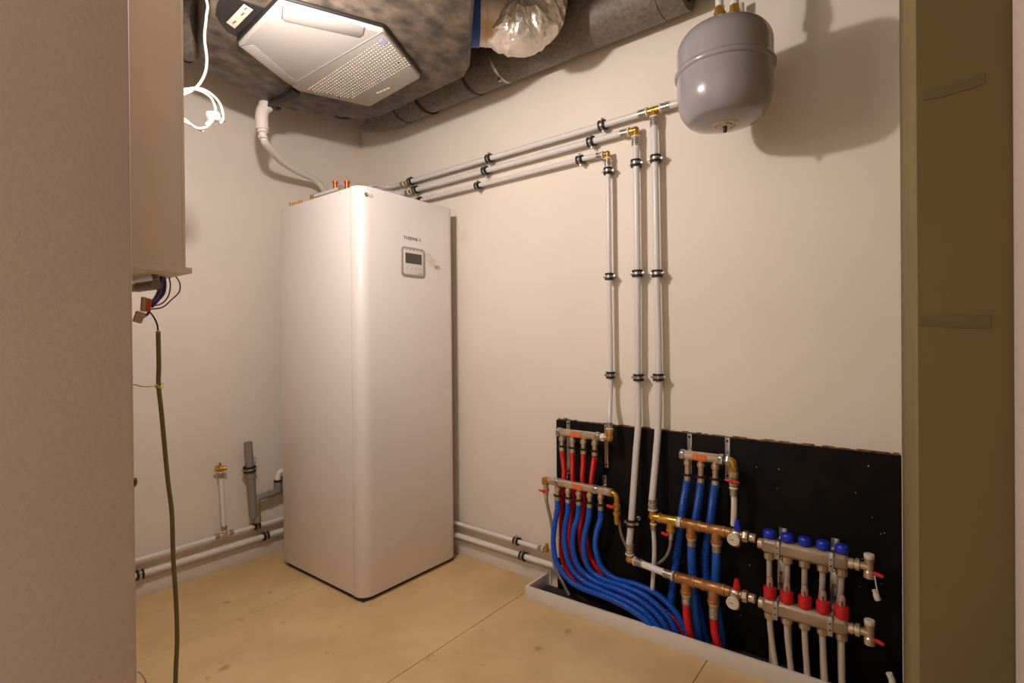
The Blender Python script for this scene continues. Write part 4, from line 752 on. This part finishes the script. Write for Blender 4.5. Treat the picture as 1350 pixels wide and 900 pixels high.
b1a, b1b, b1 = (2.0298, -0.1130, 0.2517)[0], (2.1020, -0.1130, 0.2524)[0], (2.0677, -0.1130, 0.2483)[0]
b2a, b2b, b2 = (2.1236, -0.1130, 0.2503)[0], (2.2043, -0.1130, 0.2521)[0], (2.1645, -0.1130, 0.2539)[0]
pipe(hl, [(e1[0]+0.045, -0.097, e1[2]-0.001), (b1a-0.012, YL, zL)], ra, 'pipew', name='white_pipe')
press(hl, (b1a-0.007, YL, zL), (-1, 0.06, 0.02), ra, 0.032)
zd2 = (2.0673, -0.1130, 0.1983)[2]
bronze_tee(hl, b1a, b1b, b1, YL, zL, zd2, 0.0190); nipple(hl, b1b-0.003, b2a+0.003, YL, zL, 0.0200); bronze_tee(hl, b2a, b2b, b2, YL, zL, zd2-0.004, 0.0190)
nipple(hl, b2b-0.002, b2b+0.018, YL, zL, 0.0205)
press(hl, (b1, YL, zd2), (0, 0, -1), 0.0125, 0.030); press(hl, (b2, YL, zd2-0.004), (0, 0, -1), 0.0125, 0.046)
gauge_valve(hl, (2.2467, -0.1130, 0.2463)[0], YL, zL, 'redknob', zL-0.014)
GD = 'sheathed pipes dropping from the bronze headers'
hose([(t1, YU, zd-0.024), (2.0777, -0.0800, 0.3199), (2.0752, -0.0660, 0.2554), (2.0762, -0.0620, 0.1864), (2.0866, -0.0620, 0.0911), (2.0971, -0.0620, 0.0103)], 0.0150, 'blue', 'thick blue sheathed pipe below the first tee of the upper bronze header', GD, 0.0045, 0.0007)
hose([(t2, YU, zd-0.024), (2.1657, -0.0800, 0.3232), (2.1585, -0.0660, 0.2616), (2.1581, -0.0620, 0.1831), (2.1681, -0.0620, 0.1040), (2.1781, -0.0620, 0.0253)], 0.0150, 'blue', 'thick blue sheathed pipe below the second tee of the upper bronze header', GD, 0.0045, 0.0007)
hose([(b1, YL, zd2-0.034), (2.0691, -0.1120, 0.1153), (2.0743, -0.1080, 0.0709), (2.0822, -0.1000, 0.0228), (2.0875, -0.1000, -0.0169)], 0.0140, 'red', 'red sheathed pipe below the first tee of the lower bronze header', GD, 0.0045, 0.0007)
hose([(b2, YL, zd2-0.052), (2.1670, -0.1120, 0.0987), (2.1733, -0.1080, 0.0588), (2.1862, -0.1000, 0.0141), (2.1912, -0.1000, -0.0109)], 0.0140, 'red', 'red sheathed pipe below the second tee of the lower bronze header', GD, 0.0045, 0.0007)
# ------------------------------------------------------------------ floor heating manifold at right
YA, YB = -0.085, -0.122
zA = (2.4428, -0.0850, 0.4303)[2]; zC = (2.4473, -0.1220, 0.2469)[2]
xa1, xb1 = (2.3186, -0.0850, 0.4419)[0], (2.5647, -0.0850, 0.4335)[0]; xa2, xb2 = (2.3276, -0.1220, 0.2411)[0], (2.5669, -0.1220, 0.2577)[0]
fm = thing('return_manifold', (2.44, YA, zA), 'upper tan metal floor heating bar with five blue caps', 'manifold')
fw = thing('flow_manifold', (2.44, YB, zC), 'lower tan metal floor heating bar with five red flow meters', 'manifold')
def mbar(root, xa, xb, y, z, h=0.050, d=0.044):
    pl = [(-d/2, -h/2+0.010), (-d/2+0.010, -h/2), (d/2-0.010, -h/2), (d/2, -h/2+0.010), (d/2, h/2-0.010), (d/2-0.010, h/2), (-d/2+0.010, h/2), (-d/2, h/2-0.010)]
    b = B(); n_ = len(pl); vs_ = []
    for x, s in ((xa, 0.72), (xa+0.010, 1), (xb-0.010, 1), (xb, 0.72)): vs_ += [(x, y+p*s, z+q*s) for p, q in pl]
    fs_ = [tuple(range(n_)), tuple(reversed(range(3*n_, 4*n_)))]
    for i in range(3):
        for k in range(n_): fs_.append((i*n_+k, (i+1)*n_+k, (i+1)*n_+(k+1) % n_, i*n_+(k+1) % n_))
    b.add(vs_, fs_); return b.build('manifold_bar', 'nickelbox', root, bevel=0.0015)
mbar(fm, xa1, xb1, YA, zA); mbar(fw, xa2, xb2, YB, zC)
B().cyl((xa1-0.012, YA, zA), (xa1+0.002, YA, zA), 0.018).build('end_union', 'nickel', fm); B().cyl((xa2-0.012, YB, zC), (xa2+0.002, YB, zC), 0.018).build('end_union', 'nickel', fw)
xc5 = [(2.3410, -0.0850, 0.4650)[0], (2.3947, -0.0850, 0.4647)[0], (2.4452, -0.0850, 0.4641)[0], (2.4960, -0.0850, 0.4640)[0], (2.5469, -0.0850, 0.4620)[0]]
xd5 = [(2.3485, -0.1220, 0.2777)[0], (2.3989, -0.1220, 0.2780)[0], (2.4496, -0.1220, 0.2790)[0], (2.4995, -0.1220, 0.2803)[0], (2.5495, -0.1220, 0.2821)[0]]
NB = [(2, '1'), (1, '2')]
GT = 'grey floor heating tubes'
FXB = lambda x, y, z: Matrix(((1, 0, 0, x), (0, 0, -1, y), (0, 1, 0, z), (0, 0, 0, 1)))
for k in range(5):
    B().lathe((xc5[k], YA, zA+0.022), (0, 0, 1), [(0.012, 0), (0.012, 0.004), (0.0185, 0.006), (0.0200, 0.010), (0.0195, 0.024), (0.0160, 0.029), (0.006, 0.031)], 20).build('blue_cap', 'bluecap', fm, smooth=25)
    B().lathe((xc5[k]-0.001, YA, zA-0.022), (0, 0, -1), [(0.012, 0), (0.0165, 0.004), (0.0165, 0.020), (0.0145, 0.024), (0.0105, 0.025)], 10).build('compression_nut', 'nickel', fm, smooth=20)
    B().lathe((xd5[k], YB, zC+0.020), (0, 0, 1), [(0.012, 0), (0.0185, 0.005), (0.0195, 0.009), (0.0195, 0.036), (0.0185, 0.040), (0.013, 0.041)], 20).build('flow_meter_cup', 'redknob', fw, smooth=25)
    g = B().lathe((xd5[k], YB, zC+0.060), (0, 0, 1), [(0.0095, 0), (0.0105, 0.004), (0.0100, 0.024), (0.0075, 0.030), (0.003, 0.032)], 14).build('sight_glass', 'clear', fw)
    B().cyl((xd5[k]+0.001, YB-0.0095, zC+0.064), (xd5[k]+0.001, YB-0.0098, zC+0.078), 0.0022, seg=8).build('float', 'wbrown', g)
    B().lathe((xd5[k]-0.001, YB, zC-0.022), (0, 0, -1), [(0.012, 0), (0.0165, 0.004), (0.0165, 0.018), (0.0145, 0.022), (0.0105, 0.023)], 10).build('compression_nut', 'nickel', fw, smooth=20)
    x = xc5[k]-0.001; sx = (-0.006, -0.004, -0.006, -0.009, -0.010)[k]
    tb = B().tube(resample(spline([(x, YA, zA-0.040), (x+sx*0.4, YA+0.012, zA-0.11), (x+sx, -0.055, zC+0.03), (x+sx, -0.046, zC-0.06), (x+sx+0.004, -0.045, 0.004)], 8), 0.012), 0.0086, 14).build('heating_tube', 'tubegrey')
    tag(tb, 'grey tube from the upper floor heating bar, %s of five' % LO[k], 'tube', GT)
    if k in (1, 2):
        me_ = text('tube_number', '2' if k == 1 else '1', 0.018, 'ink', tb, FXB(x+sx*0.3-0.005, YA-0.0080+0.006, zA-0.072)); 
    x = xd5[k]-0.001; bx_ = (0.014, 0.010, 0.006, 0.004, 0.0)[k]
    tb = B().tube(resample(spline([(x, YB, zC-0.038), (x+bx_*0.15, YB, zC-0.085), (x+bx_, YB+0.006, 0.06), (x+bx_*1.8, YB+0.014, 0.004)], 8), 0.012), 0.0088, 14).build('heating_tube', 'tubegrey')
    tag(tb, 'grey tube from the lower floor heating bar, %s of five' % LO[k], 'tube', GT)
# upright steel brackets carrying both bars
for px_a, lab in (((2.3684, -0.0850, 0.4283)[0], 'left'), ((2.5205, -0.0850, 0.4268)[0], 'right')):
    bk = thing('manifold_bracket', (px_a, -0.03, 0.25), 'upright perforated steel bracket holding both floor heating bars, %s one' % lab, 'bracket', 'floor heating brackets')
    B().bx((px_a-0.010, -0.0215, zC-0.02), (px_a+0.014, -0.0172, zA+0.045)).bx((px_a-0.010, -0.055, zC+0.03), (px_a+0.014, -0.052, zA-0.028)).bx((px_a-0.010, -0.055, zC+0.028), (px_a+0.014, -0.018, zC+0.032)).bx((px_a-0.010, -0.055, zA-0.030), (px_a+0.014, -0.018, zA-0.026)).build('upright', 'zinc', bk, bevel=0.0006)
    for (y, z, xo) in ((YA, zA, 0.0), (YB, zC, 0.0)):
        pr = B().bx((px_a-0.007, y-0.0255, z-0.032), (px_a+0.007, y-0.0222, z+0.028)).bx((px_a-0.007, y-0.0255, z+0.0255), (px_a+0.007, y+0.028, z+0.0285)).bx((px_a-0.007, y+0.0225, z-0.030), (px_a+0.007, y+0.0255, z+0.028)).build('saddle', 'zinc', bk, bevel=0.0005)
        for dz in (0.006, -0.014): B().lathe((px_a, y-0.0253, z+dz), (0, -1, 0), [(0.0028, 0), (0.0028, 0.0006)], 10).build('hole', 'ink', pr)
    for z in (zA-0.045, zA-0.095, zC+0.05): B().ringd((px_a+0.002, -0.0555, z), (0, 1, 0), 0.0030, 0.0055, 0.002, 12).build('slot', 'rubber', bk)
# end drain valves
def endvalve(root, xs, y, z):
    B().lathe((xs-0.002, y, z), (1, 0, 0), [(0.017, 0), (0.017, 0.014), (0.0135, 0.015), (0.0135, 0.018), (0.0190, 0.019), (0.0190, 0.030), (0.0120, 0.031), (0.0120, 0.055)], 14).build('end_union', 'nickel', root)
    xe2 = xs+0.052
    B().lathe((xe2, y, z+0.030), (0, 0, -1), [(0.0135, 0), (0.0135, 0.012), (0.0120, 0.013), (0.0120, 0.040), (0.0150, 0.044), (0.0150, 0.062), (0.0110, 0.064)], 14).build('drain_valve', 'nickel', root)
    B().lathe((xe2, y, z+0.040), (0, 0, -1), [(0.0125, 0), (0.0140, 0.002), (0.0140, 0.012)], 16).build('vent_cap', 'ring', root)
    B().tube([(xe2+0.010, y-0.006, z-0.012), (xe2+0.024, y-0.010, z-0.014), (xe2+0.035, y-0.010, z-0.017)], [0.0045, 0.0065, 0.0055], 10).build('valve_handle', 'redknob', root)
    return xe2
xv1 = endvalve(fm, xb1, YA, zA); xv2 = endvalve(fw, xb2, YB, zC)
B().tube(resample(spline([(xv1+0.014, YA-0.006, zA-0.020), (xv1+0.018, YA-0.010, zA-0.05), (xv1+0.024, YA-0.010, zA-0.082), (xv1+0.018, YA-0.010, zA-0.094)], 8), 0.004), 0.0018, 8).build('cap_strap', 'ring', fm)
B().lathe((xv1+0.022, YA-0.010, zA-0.090), (-0.35, 0, 1), [(0.006, 0), (0.0085, 0.002), (0.0085, 0.016), (0.006, 0.020), (0.006, 0.030)], 12).build('hose_cap', 'ring', fm)
tag(B().tube(spline([(2.6730, -0.1000, 0.0976), (2.6713, -0.1000, 0.1170), (2.6642, -0.1000, 0.1344)], 6), 0.009, 12).build('tube_stub', 'pipew'), 'short white tube stub near the floor in the right corner', 'tube')
